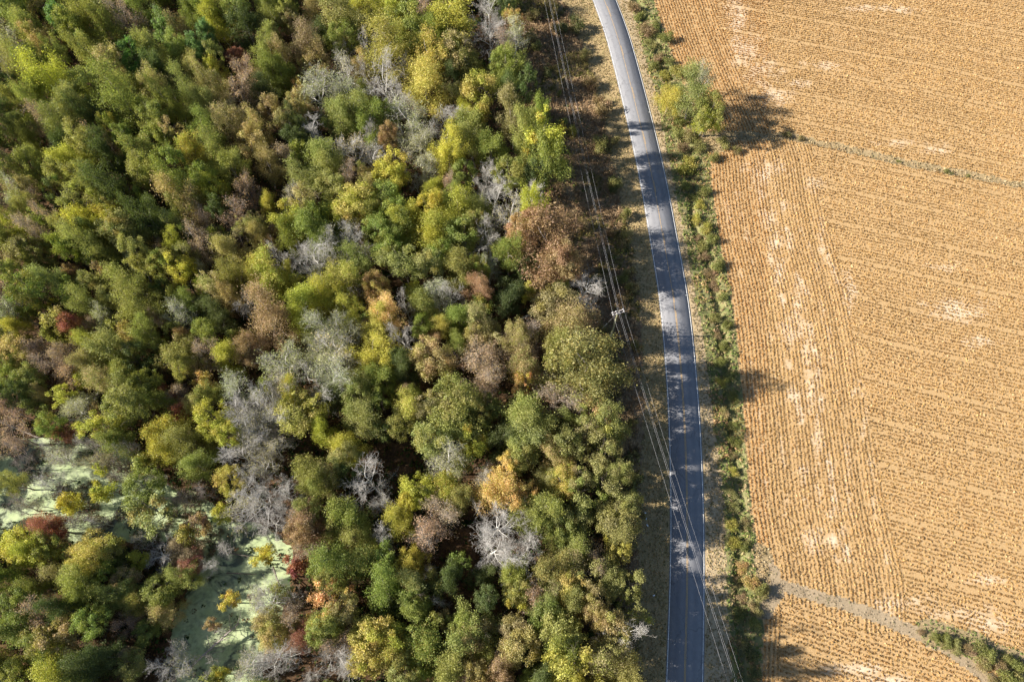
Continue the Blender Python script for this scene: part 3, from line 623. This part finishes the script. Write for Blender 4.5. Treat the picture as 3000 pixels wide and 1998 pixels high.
same = {}
for t in REC: same.setdefault((t['desc'], t['zone']), []).append(t)
for key, ts in same.items():
    ts.sort(key=lambda t: t['py'])
    for i, t in enumerate(ts):
        if len(ts) == 1: t['label'] = '%s %s' % key; 
        if len(ts) == 1:
            t['label'] = '%s %s %s, %s' % (key[0], t['rel'][0][0], t['rel'][0][1], key[1]); continue
        ok = [r for r in t['rel'][:3] if not any(r in q['rel'] for q in ts if q is not t)]
        if ok: t['label'] = '%s just %s %s, %s' % (key[0], ok[0][0], ok[0][1], key[1])
        else: t['label'] = '%s %s from the top, %s' % (ORD[i+1], key[0], key[1])
for i_, t in enumerate(REC):
    if len(t['label'].replace('-', ' ').split()) > 16: t['label'] = t['label'].replace(' just ', ' ')
    o = build_tree(t['c'], t['x'], t['y'], t['r'], t['h'], dark_bark=(t['zone'] == 'in the duckweed swamp' and i_ % 2 == 0), z=-.1, edge=t['px'] > float(topx(forest_edge(t['y']), t['y'])[0])-130 and t['py'] > 1150)
    tag(o, t['label'], 'tree', GROUP[o.name.split('.')[0]])
print('trees', len(REC), 'seen', n_seen, 'dupe labels', len(REC)-len({t['label'] for t in REC}))

# the broad tree by the farm ditch, several stems and crowns grown together
def side_tree(px, py, rp, c, h, label, **kw):
    x, y = ground(px, py, h*.62); r = .92*rp/scale_at(x, y, h*.6)
    o = build_tree(c, float(x), float(y), r*1.05, h, name='ditch_tree', **kw); tag(o, label, 'tree', 'trees by the cross ditch'); return o
side_tree(2030, 275, 60, 'l', 14, 'broad pale green tree standing where the two farm ditches meet')
side_tree(1962, 290, 38, 'y', 8, 'low yellow-green tree nearest the road where the ditches meet')
side_tree(2068, 228, 44, 'm', 12, 'thin grey-green tree at the upper side of the ditch corner', )
side_tree(2085, 330, 54, 'v', 13, 'olive tree at the head of the dark shadow on the field', )
side_tree(2065, 350, 38, 'y', 9, 'small yellow-green tree below the olive one at the ditch corner')

# ------------------------------------------------------------------ low vegetation, too much of it to count
def gz(x, y): return ground_z(x, y)
def tufts(name, X, Y, hgt, rad, colA, per=6, mat='plants', kind='stuff', label=None, cat=None, lean=0.0, w=.5):
    """blades / leaf clumps at X,Y; colA (n,3)"""
    n = len(X); Zb = gz(X, Y)
    N = n*per; cx_ = np.repeat(X, per); cy_ = np.repeat(Y, per); cz_ = np.repeat(Zb, per); hh = np.repeat(hgt, per); rr = np.repeat(rad, per)
    a = rng.uniform(0, 2*np.pi, N); q = np.sqrt(rng.random(N)); zf = rng.uniform(.25, 1.0, N)
    C = np.stack([cx_+np.cos(a)*q*rr*.7, cy_+np.sin(a)*q*rr*.7, cz_+hh*zf*.8], 1)
    nrm = np.stack([np.cos(a), np.sin(a), rng.uniform(.2, 1.3, N)], 1)+rng.normal(0, .5, (N, 3)); nrm /= np.linalg.norm(nrm, axis=1)[:, None]
    A = np.cross(nrm, rng.normal(0, 1, (N, 3))+np.array([0, 0, .8])); A /= np.linalg.norm(A, axis=1)[:, None]+1e-9; B = np.cross(nrm, A)
    s = (rr*w*rng.uniform(.6, 1.3, N))[:, None]
    Vv = np.stack([C-A*s-B*s*.7, C+A*s-B*s*.5, C+B*s*1.1+A*s*.2], 1).reshape(-1, 3)
    col = np.repeat(colA, per, 0)*rng.uniform(.65, 1.3, (N, 1))
    me = mesh_np(name, Vv, np.arange(3*N).reshape(N, 3), 3, {'tint': col})
    o = link(name, me, M[mat]); tag(o, label, cat, kind=kind); return o
def scatter(n, pxr, pyr, zone):
    """random ground points inside a photo-space window and one ground zone"""
    x0 = min(float(ground(pxr[i], pyr[j])[0]) for i in (0, 1) for j in (0, 1)); x1 = max(float(ground(pxr[i], pyr[j])[0]) for i in (0, 1) for j in (0, 1))
    y0 = float(ground(0, pyr[1])[1]); y1 = float(ground(0, pyr[0])[1])
    X = rng.uniform(x0, x1, n); Y = rng.uniform(y0, y1, n); z = zones(X, Y)
    k = np.isin(z, zone); return X[k], Y[k]
def pick(n, pal, w):
    P = np.array(pal); return P[rng.choice(len(P), n, p=np.array(w)/sum(w))]

# dry soybean stubble in drilled rows
def crop_rows():
    P = []
    row, sp = .76, .22
    # headland rows follow the left edge
    ys = np.arange(-10, 178, sp)
    for k in range(34):
        d = .5+k*row; yy = ys+rng.uniform(-.1, .1, len(ys))
        P.append(np.stack([field_s(yy)+d+.10*(vnoise(yy, yy*0, 3, k)-.5)+rng.normal(0, .06, len(yy)), yy, np.zeros(len(yy)), np.full(len(yy), rng.random())], 1))
    # the rest runs with the cross ditch
    a = np.array(ground(2310, 400)); b = np.array(ground(3000, 543)); u = (b-a)/np.linalg.norm(b-a); v = np.array([-u[1], u[0]])
    for j_, off in enumerate(np.arange(-150, 120, row)):
        s = np.arange(-60, 150, sp); s = s+rng.uniform(-.2, .2, len(s))
        bend = 1.2*(vnoise(s, np.full_like(s, off), 22, 2)-.5)
        q = a+np.outer(s, u)+np.outer(off+bend+rng.normal(0, .11, len(s)), v)
        if j_ % 12 == 0: q = q[rng.random(len(q)) < .35]
        P.append(np.hstack([q, np.ones((len(q), 1)), np.full((len(q), 1), 0.0 if j_ % 12 in (1, 11) else rng.random())]))
    return np.vstack(P)
_fy = np.arange(-60, 240, 1.0); _fl = field_left(_fy); _kk = np.exp(-np.linspace(-2.5, 2.5, 21)**2); _kk /= _kk.sum()
_fs = np.convolve(np.pad(_fl, 10, mode='edge'), _kk, 'valid')
def field_s(y): return np.interp(y, _fy, _fs)
P = crop_rows()
X, Y, Kd, RB = P.T
px, py = topx(X, Y)
k = (px < 3060) & (py > -25) & (py < 2030) & (px > 1880)
X, Y, Kd, RB, px, py = X[k], Y[k], Kd[k], RB[k], px[k], py[k]
d = X-field_left(Y)
head = np.where(py < 400, 16.0, 24.5)+2.0*(vnoise(X*0, Y, 7, 3)-.5)
below = farm_path.dist(X, Y)      # lower field: rows of the second kind only
lower = (py > 1700) & (X > field_left(Y)+1) & (((px-2240)*.37+1735) < py)
head = np.where(lower, 3.0, head)
k = np.where(Kd < .5, d < head, d > head)
k &= (zones(X, Y) == 5)
sa = sandiness(X, Y)
k &= rng.random(len(X)) > .25*(RB > .82)+np.clip(sa*1.1+.9*(fbm(X, Y, 2.2, 6)-.68)*3, .03, .85)
X, Y = X[k], Y[k]; px, py, RB = px[k], py[k], RB[k]
n = len(X); print('crop plants', n)
ca = pick(n, [(.45,.285,.115), (.51,.335,.14), (.34,.20,.08), (.58,.41,.21)], [4, 4, 4, 2])*((.84+.32*fbm(X, Y, 16, 8))*(.86+.28*RB))[:, None]
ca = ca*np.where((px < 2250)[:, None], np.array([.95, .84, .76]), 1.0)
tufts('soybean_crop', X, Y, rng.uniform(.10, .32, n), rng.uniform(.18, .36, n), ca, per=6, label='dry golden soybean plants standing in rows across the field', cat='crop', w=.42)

# brown weeds and brush between the wood and the verge
X, Y = scatter(60000, (1450, 1900), (-60, 2060), [1])
keep = rng.random(len(X)) < .25+.9*fbm(X, Y, 5, 3); X, Y = X[keep], Y[keep]; n = len(X); print('brush', n)
g = fbm(X, Y, 7, 5)
ca = pick(n, [(.32,.22,.13), (.40,.27,.16), (.22,.16,.085), (.48,.35,.21), (.15,.16,.06)], [5, 4, 3, 3, 1])
ca = np.where((g > .56)[:, None], ca*np.array([.7, .85, .55]), ca)
big = fbm(X, Y, 3.2, 8) > .5
tufts('brush', X, Y, np.where(big, rng.uniform(.6, 1.9, n), rng.uniform(.3, .7, n)), rng.uniform(.3, .65, n), ca, per=13, label='tangled brown weeds and brush under the power line', cat='brush', w=.24)
# short dry grass of the verges
X, Y = scatter(90000, (1620, 2160), (-40, 2040), [2, 3]); r_ = np.abs(X-road_c(Y)); kk = r_ > 3.4; X, Y = X[kk], Y[kk]; n = len(X); print('verge', n)
ca = pick(n, [(.42,.32,.165), (.30,.25,.115), (.50,.38,.22), (.22,.205,.085)], [4, 3, 3, 2])*(.65+.7*fbm(X, Y, 2.5, 1))[:, None]
tufts('verge_grass', X, Y, rng.uniform(.08, .26, n), rng.uniform(.12, .30, n), ca, per=3, label='short dry mown grass along both sides of the road', cat='grass', w=.5)
# rank growth on the ditch banks
X, Y = scatter(70000, (1840, 2320), (-40, 2040), [4]); dd = np.abs(X-ditch_c(Y)); kk = (dd > .35) & (rng.random(len(X)) < .35+.8*fbm(X, Y, 3, 2)); X, Y, dd = X[kk], Y[kk], dd[kk]; n = len(X); print('ditch', n)
ca = pick(n, [(.15,.21,.06), (.22,.27,.08), (.28,.22,.11), (.40,.30,.17), (.10,.15,.04), (.32,.31,.11)], [2, 3, 3, 4, 1, 3])
low = vnoise(X, Y, 9, 4); ca = ca*1.15; ca = np.where((low > .6)[:, None], ca*np.array([1.15, .97, .95]), ca)
tufts('bank_grass', X, Y, rng.uniform(.2, .75, n), rng.uniform(.2, .42, n), ca, per=7, label='rank green and brown growth on the banks of the roadside ditch', cat='grass', w=.4)
# pale grasses of the cross ditch and the corners
X, Y = scatter(60000, (2080, 3060), (340, 2050), [6]); n = len(X); print('strip', n)
gg = green_strip.dist(X, Y) < 4
ca = np.where(gg[:, None], pick(n, [(.14,.22,.06), (.22,.25,.08), (.32,.27,.14)], [3, 3, 2]), pick(n, [(.50,.385,.21), (.38,.27,.14), (.22,.18,.085), (.62,.51,.33)], [4, 4, 2, 2]))
tufts('strip_grass', X, Y, rng.uniform(.2, .6, n), rng.uniform(.18, .36, n), ca, per=5, label='pale dry grass filling the cross ditch and field corners', cat='grass', w=.4)
X, Y = scatter(5200, (2200, 3060), (1600, 2050), [7]); n = len(X)
tufts('track_weeds', X, Y, rng.uniform(.06, .22, n), rng.uniform(.12, .3, n), pick(n, [(.42,.34,.23), (.34,.28,.18), (.24,.23,.11)], [4, 4, 1]), per=4, label='sparse dry weeds on the sandy farm track', cat='weeds', w=.4)
X, Y = scatter(60000, (-60, 640), (1240, 1640), [0]); kk = (pond_depth(X, Y) > .3) & (fbm(X, Y, 4, 7) > .52) & (rng.random(len(X)) < .6); X, Y = X[kk], Y[kk]; n = len(X); print('swamp', n)
tufts('swamp_brush', X, Y, rng.uniform(.5, 1.6, n), rng.uniform(.3, .7, n), pick(n, [(.20,.14,.10), (.27,.22,.18), (.14,.12,.06), (.16,.19,.07), (.25,.12,.07)], [4, 3, 3, 2, 1]), per=7, label='brown half-bare brush growing out of the duckweed swamp', cat='brush', w=.16)
# undergrowth on the forest floor
X, Y = scatter(60000, (-60, 1860), (-40, 2040), [0]); kk = (rng.random(len(X)) < fbm(X, Y, 6, 2)*1.1) & ((pond_depth(X, Y) < .45) | (rng.random(len(X)) < .10)); X, Y = X[kk], Y[kk]; n = len(X); print('under', n)
ca = pick(n, [(.05,.09,.025), (.09,.11,.03), (.13,.08,.04), (.19,.11,.055), (.03,.055,.02)], [4, 3, 3, 2, 4])
tufts('undergrowth', X, Y, rng.uniform(.4, 2.4, n), rng.uniform(.4, .9, n), ca, per=9, label='low bushes and saplings on the floor of the wood', cat='undergrowth', w=.32)

# ------------------------------------------------------------------ single shrubs
def shrub_mesh(seed, n=2400):
    r = np.random.default_rng(seed); L = r.uniform(-.65, .65, (9, 3)); L[:, 2] = r.uniform(.35, 1.1, 9)
    i = r.integers(0, 9, n); d = r.normal(0, 1, (n, 3)); d[:, 2] += .3; d /= np.linalg.norm(d, axis=1)[:, None]
    C = L[i]+d*(.42*np.abs(r.normal(.75, .35, n)))[:, None]; C[:, 2] = np.maximum(C[:, 2], .05)
    V, Fq = leaves(C, d, .06, .6); lb = (i/9.0+.05) % 1
    return mesh_np('foliage', V, Fq, 4, {'lv': r.random(n), 'lb': lb})
SM = [shrub_mesh(s) for s in range(5)]
def shrub_stems(seed):
    random.seed(seed); t = Tubes()
    for i in range(7):
        d = rnd_dir(1.2); t.add([(0, 0, -.1), d*.6, d*.6+rnd_dir(1)*.5], [.035, .02, .008], 3)
    return t.mesh('stem')
SS = [shrub_stems(s) for s in (1, 2)]
random.seed(99)
SW = {'g': 'green', 'y': 'yellow-green', 'd': 'dark green', 'k': 'rusty brown', 'b': 'tan', 'v': 'olive', 'o': 'orange-brown', 'l': 'pale green'}
def shrub(px, py, rp, c, place, name='shrub', hs=1.0):
    x, y = map(float, ground(px, py, .8)); r = rp/scale_at(x, y)
    t = empty(name, (x, y, float(gz(np.array([x]), np.array([y]))[0]))); t.scale = (r*random.uniform(.75, 1.25), r*random.uniform(.75, 1.25), r*hs); t.rotation_euler[2] = random.uniform(0, 6.3)
    s = link('stem', random.choice(SS), None, t)
    if not s.data.materials: s.data.materials.append(M['bark'])
    k = link('foliage', random.choice(SM), M['leaf'], t); k.color = (*((np.array(PAL[c])*.7+np.array([.28,.235,.11])*.4)*random.uniform(1.0, 1.4)), 1); k['alt'] = list(map(float, ALT[c]))
    SHR.append((t, px, py, SW[c], place)); return t
SHR = []
DS = "1858 20 26 k;1880 45 20 g;1893 90 26 k;1925 75 22 g;1905 130 22 v;1928 165 24 k;1950 115 20 g;1918 195 18 g;1948 215 20 y;1960 180 18 g;1985 215 24 y;1975 245 18 d;1990 350 24 g;1965 345 20 k;1985 390 20 g;2000 430 22 k;2025 400 26 b;2020 470 24 y;2015 500 26 y;2050 430 22 v;2010 545 18 g;2035 575 20 g;2025 530 18 k;2060 560 22 g;2050 600 18 y;2045 640 24 y;2065 670 22 y;2045 690 16 k;2060 720 22 v;2085 700 18 g;2065 750 18 k;2110 780 22 g;2080 800 22 k;2095 830 20 k;2120 870 20 g;2095 930 20 v;2105 975 18 k;2130 950 18 g;2125 1010 20 g;2115 1060 22 g;2145 1100 20 g;2115 1120 20 y;2150 1160 22 g;2120 1210 20 b;2150 1240 20 g;2155 1290 22 g;2145 1330 18 b;2150 1380 18 y;2145 1440 20 l;2150 1480 22 l;2145 1540 20 y;2155 1590 22 y;2185 1530 20 b;2190 1600 22 g;2180 1660 26 o;2200 1700 30 o;2170 1700 22 b;2225 1740 28 v;2180 1750 24 k;2215 1780 26 b;2170 1800 20 g;2240 1720 20 b;2180 1880 22 b;2210 1830 22 g;2200 1920 26 d;2210 1975 26 d"
for row in DS.split(';'):
    a, b, r, c = row.split(); shrub(float(a), float(b), float(r), c, 'on the roadside ditch bank', 'ditch_shrub', random.uniform(.45, .95))
LS = "2740 1865 20 g;2775 1880 22 g;2805 1895 20 l;2835 1905 22 k;2870 1900 24 g;2900 1925 26 g;2925 1950 24 k;2960 1930 24 g;2990 1950 26 g;2945 1985 28 g;2985 1990 22 v;2905 1990 20 b;2880 1945 20 b;2700 1850 12 k"
for row in LS.split(';'):
    a, b, r, c = row.split(); shrub(float(a), float(b), float(r), c, 'in the green strip beside the farm track', 'ditch_shrub')
CS = "2640 465 7 v;2780 496 9 v;2793 503 7 d;2842 508 7 v;2350 400 12 b;2310 390 14 b;2120 420 22 v;2160 440 16 b;2090 460 20 v"
for row in CS.split(';'):
    a, b, r, c = row.split(); shrub(float(a), float(b), float(r), c, 'along the cross ditch', 'ditch_shrub', .8)
BS = "1680 390 20 y;1640 275 12 g;1645 360 18 g;1550 120 22 b;1570 140 20 l;1640 90 24 d;1690 85 26 d;1600 215 16 d;1755 300 20 k;1730 250 22 k;1710 170 22 b;1760 430 26 v;1770 330 26 k;1800 420 20 b;1800 540 22 v;1830 630 22 v;1795 560 20 d;1830 700 22 b;1840 800 24 b;1850 850 26 b;1820 820 22 v;1860 1020 22 b;1815 880 18 k;1790 680 16 k;1650 490 22 d;1640 440 20 d;1700 660 20 k;1760 960 16 b;1740 1180 16 b;1560 50 20 b;1850 1240 20 b;1855 1400 22 v;1850 1450 20 v;1500 905 14 g;1620 30 22 b;1570 300 20 b;1600 330 22 b"
for row in BS.split(';'):
    a, b, r, c = row.split(); shrub(float(a), float(b), float(r), c, 'in the brush under the power line', 'brush_shrub', 1.1)
SHR.sort(key=lambda s: s[2]); cnt = {}
for t, px, py, w, place in SHR: cnt.setdefault((w, place), []).append((t, px, py))
for (w, place), L in cnt.items():
    for i, (t, px, py) in enumerate(L):
        o = ORD[i+1]; tag(t, '%s shrub %s%s' % (w, place, ', the only one' if len(L) == 1 else ', %s from top' % o), 'shrub', 'shrubs '+place)

# ------------------------------------------------------------------ the power line
PB = ground(1787, 992); PH = 12.4
def tube_obj(name, pts, r, mat, parent, k=6):
    t = Tubes(); t.add(pts, r if isinstance(r, (list, tuple)) else [r]*len(pts), k); return link(name, t.mesh(name), M[mat], parent)
def lathe(name, prof, mat, parent, loc, k=10):
    t = Tubes(); t.add([(loc[0], loc[1], loc[2]+z) for r, z in prof], [r for r, z in prof], k); o = link(name, t.mesh(name), M[mat], parent); return o
def box(name, c, s, rz, mat, parent):
    bm = bmesh.new(); bmesh.ops.create_cube(bm, size=1); bmesh.ops.scale(bm, vec=s, verts=bm.verts)
    bmesh.ops.bevel(bm, geom=bm.edges[:], offset=.012, segments=1)
    bmesh.ops.rotate(bm, verts=bm.verts, cent=(0, 0, 0), matrix=Matrix.Rotation(rz, 3, 'Z')); bmesh.ops.translate(bm, vec=c, verts=bm.verts)
    me = bpy.data.meshes.new(name); bm.to_mesh(me); bm.free(); return link(name, me, M[mat], parent)
ARM_DIR = math.atan2(float(ground(1828, 909, 12)[1]-ground(1792, 920, 12)[1]), float(ground(1828, 909, 12)[0]-ground(1792, 920, 12)[0]))
def pole(x, y, label, guy=True):
    t = empty('utility_pole', (x, y, 0))
    tube_obj('pole', [(0, 0, -.5), (0, 0, 6), (0, 0, PH)], [.2, .17, .13], 'pole_wood', t, 10)
    lathe('pole_cap', [(.001, .02), (.15, .02), (.15, .0), (.14, -.06)], 'steel', t, (0, 0, PH))
    ca, sa_ = math.cos(ARM_DIR), math.sin(ARM_DIR)
    for off in (-.24, .24):
        box('crossarm', (-sa_*off, ca*off, PH-.45), (2.5, .13, .16), ARM_DIR, 'arm_wood', t)
        for s in (-1.1, -.35, 1.1):
            lathe('insulator', [(.02, 0), (.02, .12), (.09, .14), (.10, .19), (.05, .22), (.08, .26), (.04, .33), (.001, .34)], 'porcelain', t, (ca*s-sa_*off, sa_*s+ca*off, PH-.37))
    for s in (-1, 1):
        tube_obj('arm_brace', [(ca*s*.75-sa_*.24, sa_*s*.75+ca*.24, PH-.5), (0, .13, PH-1.15)], .02, 'steel', t, 4)
        tube_obj('tie_rod', [(ca*s*1.15-sa_*-.3, sa_*s*1.15+ca*-.3, PH-.45), (ca*s*1.15-sa_*.3, sa_*s*1.15+ca*.3, PH-.45)], .02, 'steel', t, 4)
    if guy:
        g = np.array(ground(1722, 1004))-np.array([x, y]); n = np.array([g[0], g[1], -PH+.6])
        a = np.array([0, 0, PH-.6])
        tube_obj('guy_wire', [a, a+n], .022, 'steel', t, 4)
        tube_obj('guy_insulator', [a+n*.34, a+n*.5], .045, 'porcelain', t, 6)
        tube_obj('anchor_rod', [a+n*.97, a+n*1.01], .03, 'steel', t, 5)
    tag(t, label, 'utility pole', 'poles of the power line'); return t
px0, py0 = map(float, PB)
pole(px0, py0, 'leaning wooden utility pole with double crossarm and guy wire beside the road')
N1 = np.array([float(v) for v in ground(1606, 0, 11.0)]); S1 = np.array([float(v) for v in ground(2152, 1998, 11.0)])
P0 = np.array([px0, py0])
uN = (N1-P0)/np.linalg.norm(N1-P0); uS = (S1-P0)/np.linalg.norm(S1-P0)
PN = P0+uN*108; PS = P0+uS*92
pole(float(PN[0]), float(PN[1]), 'utility pole beyond the top of the picture', False)
pole(float(PS[0]), float(PS[1]), 'utility pole beyond the bottom of the picture', False)
ca, sa_ = math.cos(ARM_DIR), math.sin(ARM_DIR)
for s, nm in ((-1.15, 'leftmost wire of the power line'), (-.12, 'left wire of the close middle pair of the power line'), (.14, 'right wire of the close middle pair of the power line'), (1.15, 'rightmost wire of the power line')):
    pts = []
    for A, B in ((PN, P0), (P0, PS)):
        for i in range(17):
            if A is P0 and i == 0: continue
            f = i/16; q = A+(B-A)*f; pts.append((q[0]+ca*s, q[1]+sa_*s, PH-.08+(.35 if abs(s) < .5 else 0)-1.1*4*f*(1-f)))
    o = tube_obj('power_line_wire', pts, .012, 'wire', None, 4); tag(o, nm, 'wire', 'wires of the power line')

# ------------------------------------------------------------------ fallen timber and litter
def log(a, b, z0, z1, r, label, mat='bark_grey', branches=0):
    A = np.array([*map(float, ground(a[0], a[1], z0)), z0]); B = np.array([*map(float, ground(b[0], b[1], z1)), z1])
    t = empty('fallen_log', tuple(A)); d = B-A; mid = d*.5+np.array([0, 0, .2])+rnd_dir()*.25
    tube_obj('trunk', [(0, 0, 0), mid, d], [r, r*.75, r*.4], mat, t, 7)
    if branches:
        tb = Tubes()
        for i in range(branches):
            f = random.uniform(.3, 1); p = d*f; q = d/np.linalg.norm(d)*random.uniform(.5, 1)+rnd_dir(.3)*.9
            tb.add([p, p+q*random.uniform(.7, 1.5), p+q*random.uniform(1.6, 2.8)+rnd_dir()*.6], [r*.35, r*.2, .02], 3)
        link('branches', tb.mesh('branches'), M[mat], t)
    tag(t, label, 'log', 'fallen timber'); return t
log((1512,942), (1580,905), .3, 2.5, .32, 'pale dead trunk leaning under the tan trees near the utility pole', 'bark_pale')
log((490,1622), (602,1630), .2, .9, .3, 'brown log lying beside the bare tree at the pond head', 'bark_grey')
log((643,1611), (738,1630), .1, .6, .16, 'thin dark log across the upper end of the pond', 'bark', 6)
log((665,1678), (752,1682), .1, .5, .14, 'thin dark log floating in the middle of the pond', 'bark', 5)
log((545,1965), (700,1825), .2, 2.2, .22, 'long dead tree fallen across the lower pond', 'bark_grey', 22)
log((145,1063), (235,1148), 1.5, .3, .22, 'slim grey trunk slanting through the left of the wood', 'bark_grey')
log((0,1235), (110,1282), 2, .3, .2, 'grey trunk lying at the far left above the swamp', 'bark_grey', 8)
log((800,1660), (822,1720), .3, 2.5, .16, 'thin forked trunk on the right bank of the pond', 'bark', 8)
for i, (a, b) in enumerate(((1890,1503),(1893,1520),(1896,1539),(1750,945),(1748,980),(1746,1462),(1915,1744))):
    x, y = map(float, ground(a, b)); o = box('litter', (0, 0, .12), (.3+.08*i % .2, .2, .12), i*1.1, 'litter', None)
    o.location = (x, y, .1+float(gz(np.array([x]), np.array([y]))[0]))
    tag(o, ('white scrap of litter in the shaded verge, %s from the top' % ORD[i-0+1]) if i < 3 else ['', '', '', 'upper white scrap left of the utility pole', 'lower white scrap left of the utility pole', 'white scrap by the dark tree line near the bottom', 'white scrap on the verge near the bottom'][i], 'litter', 'scraps of litter')
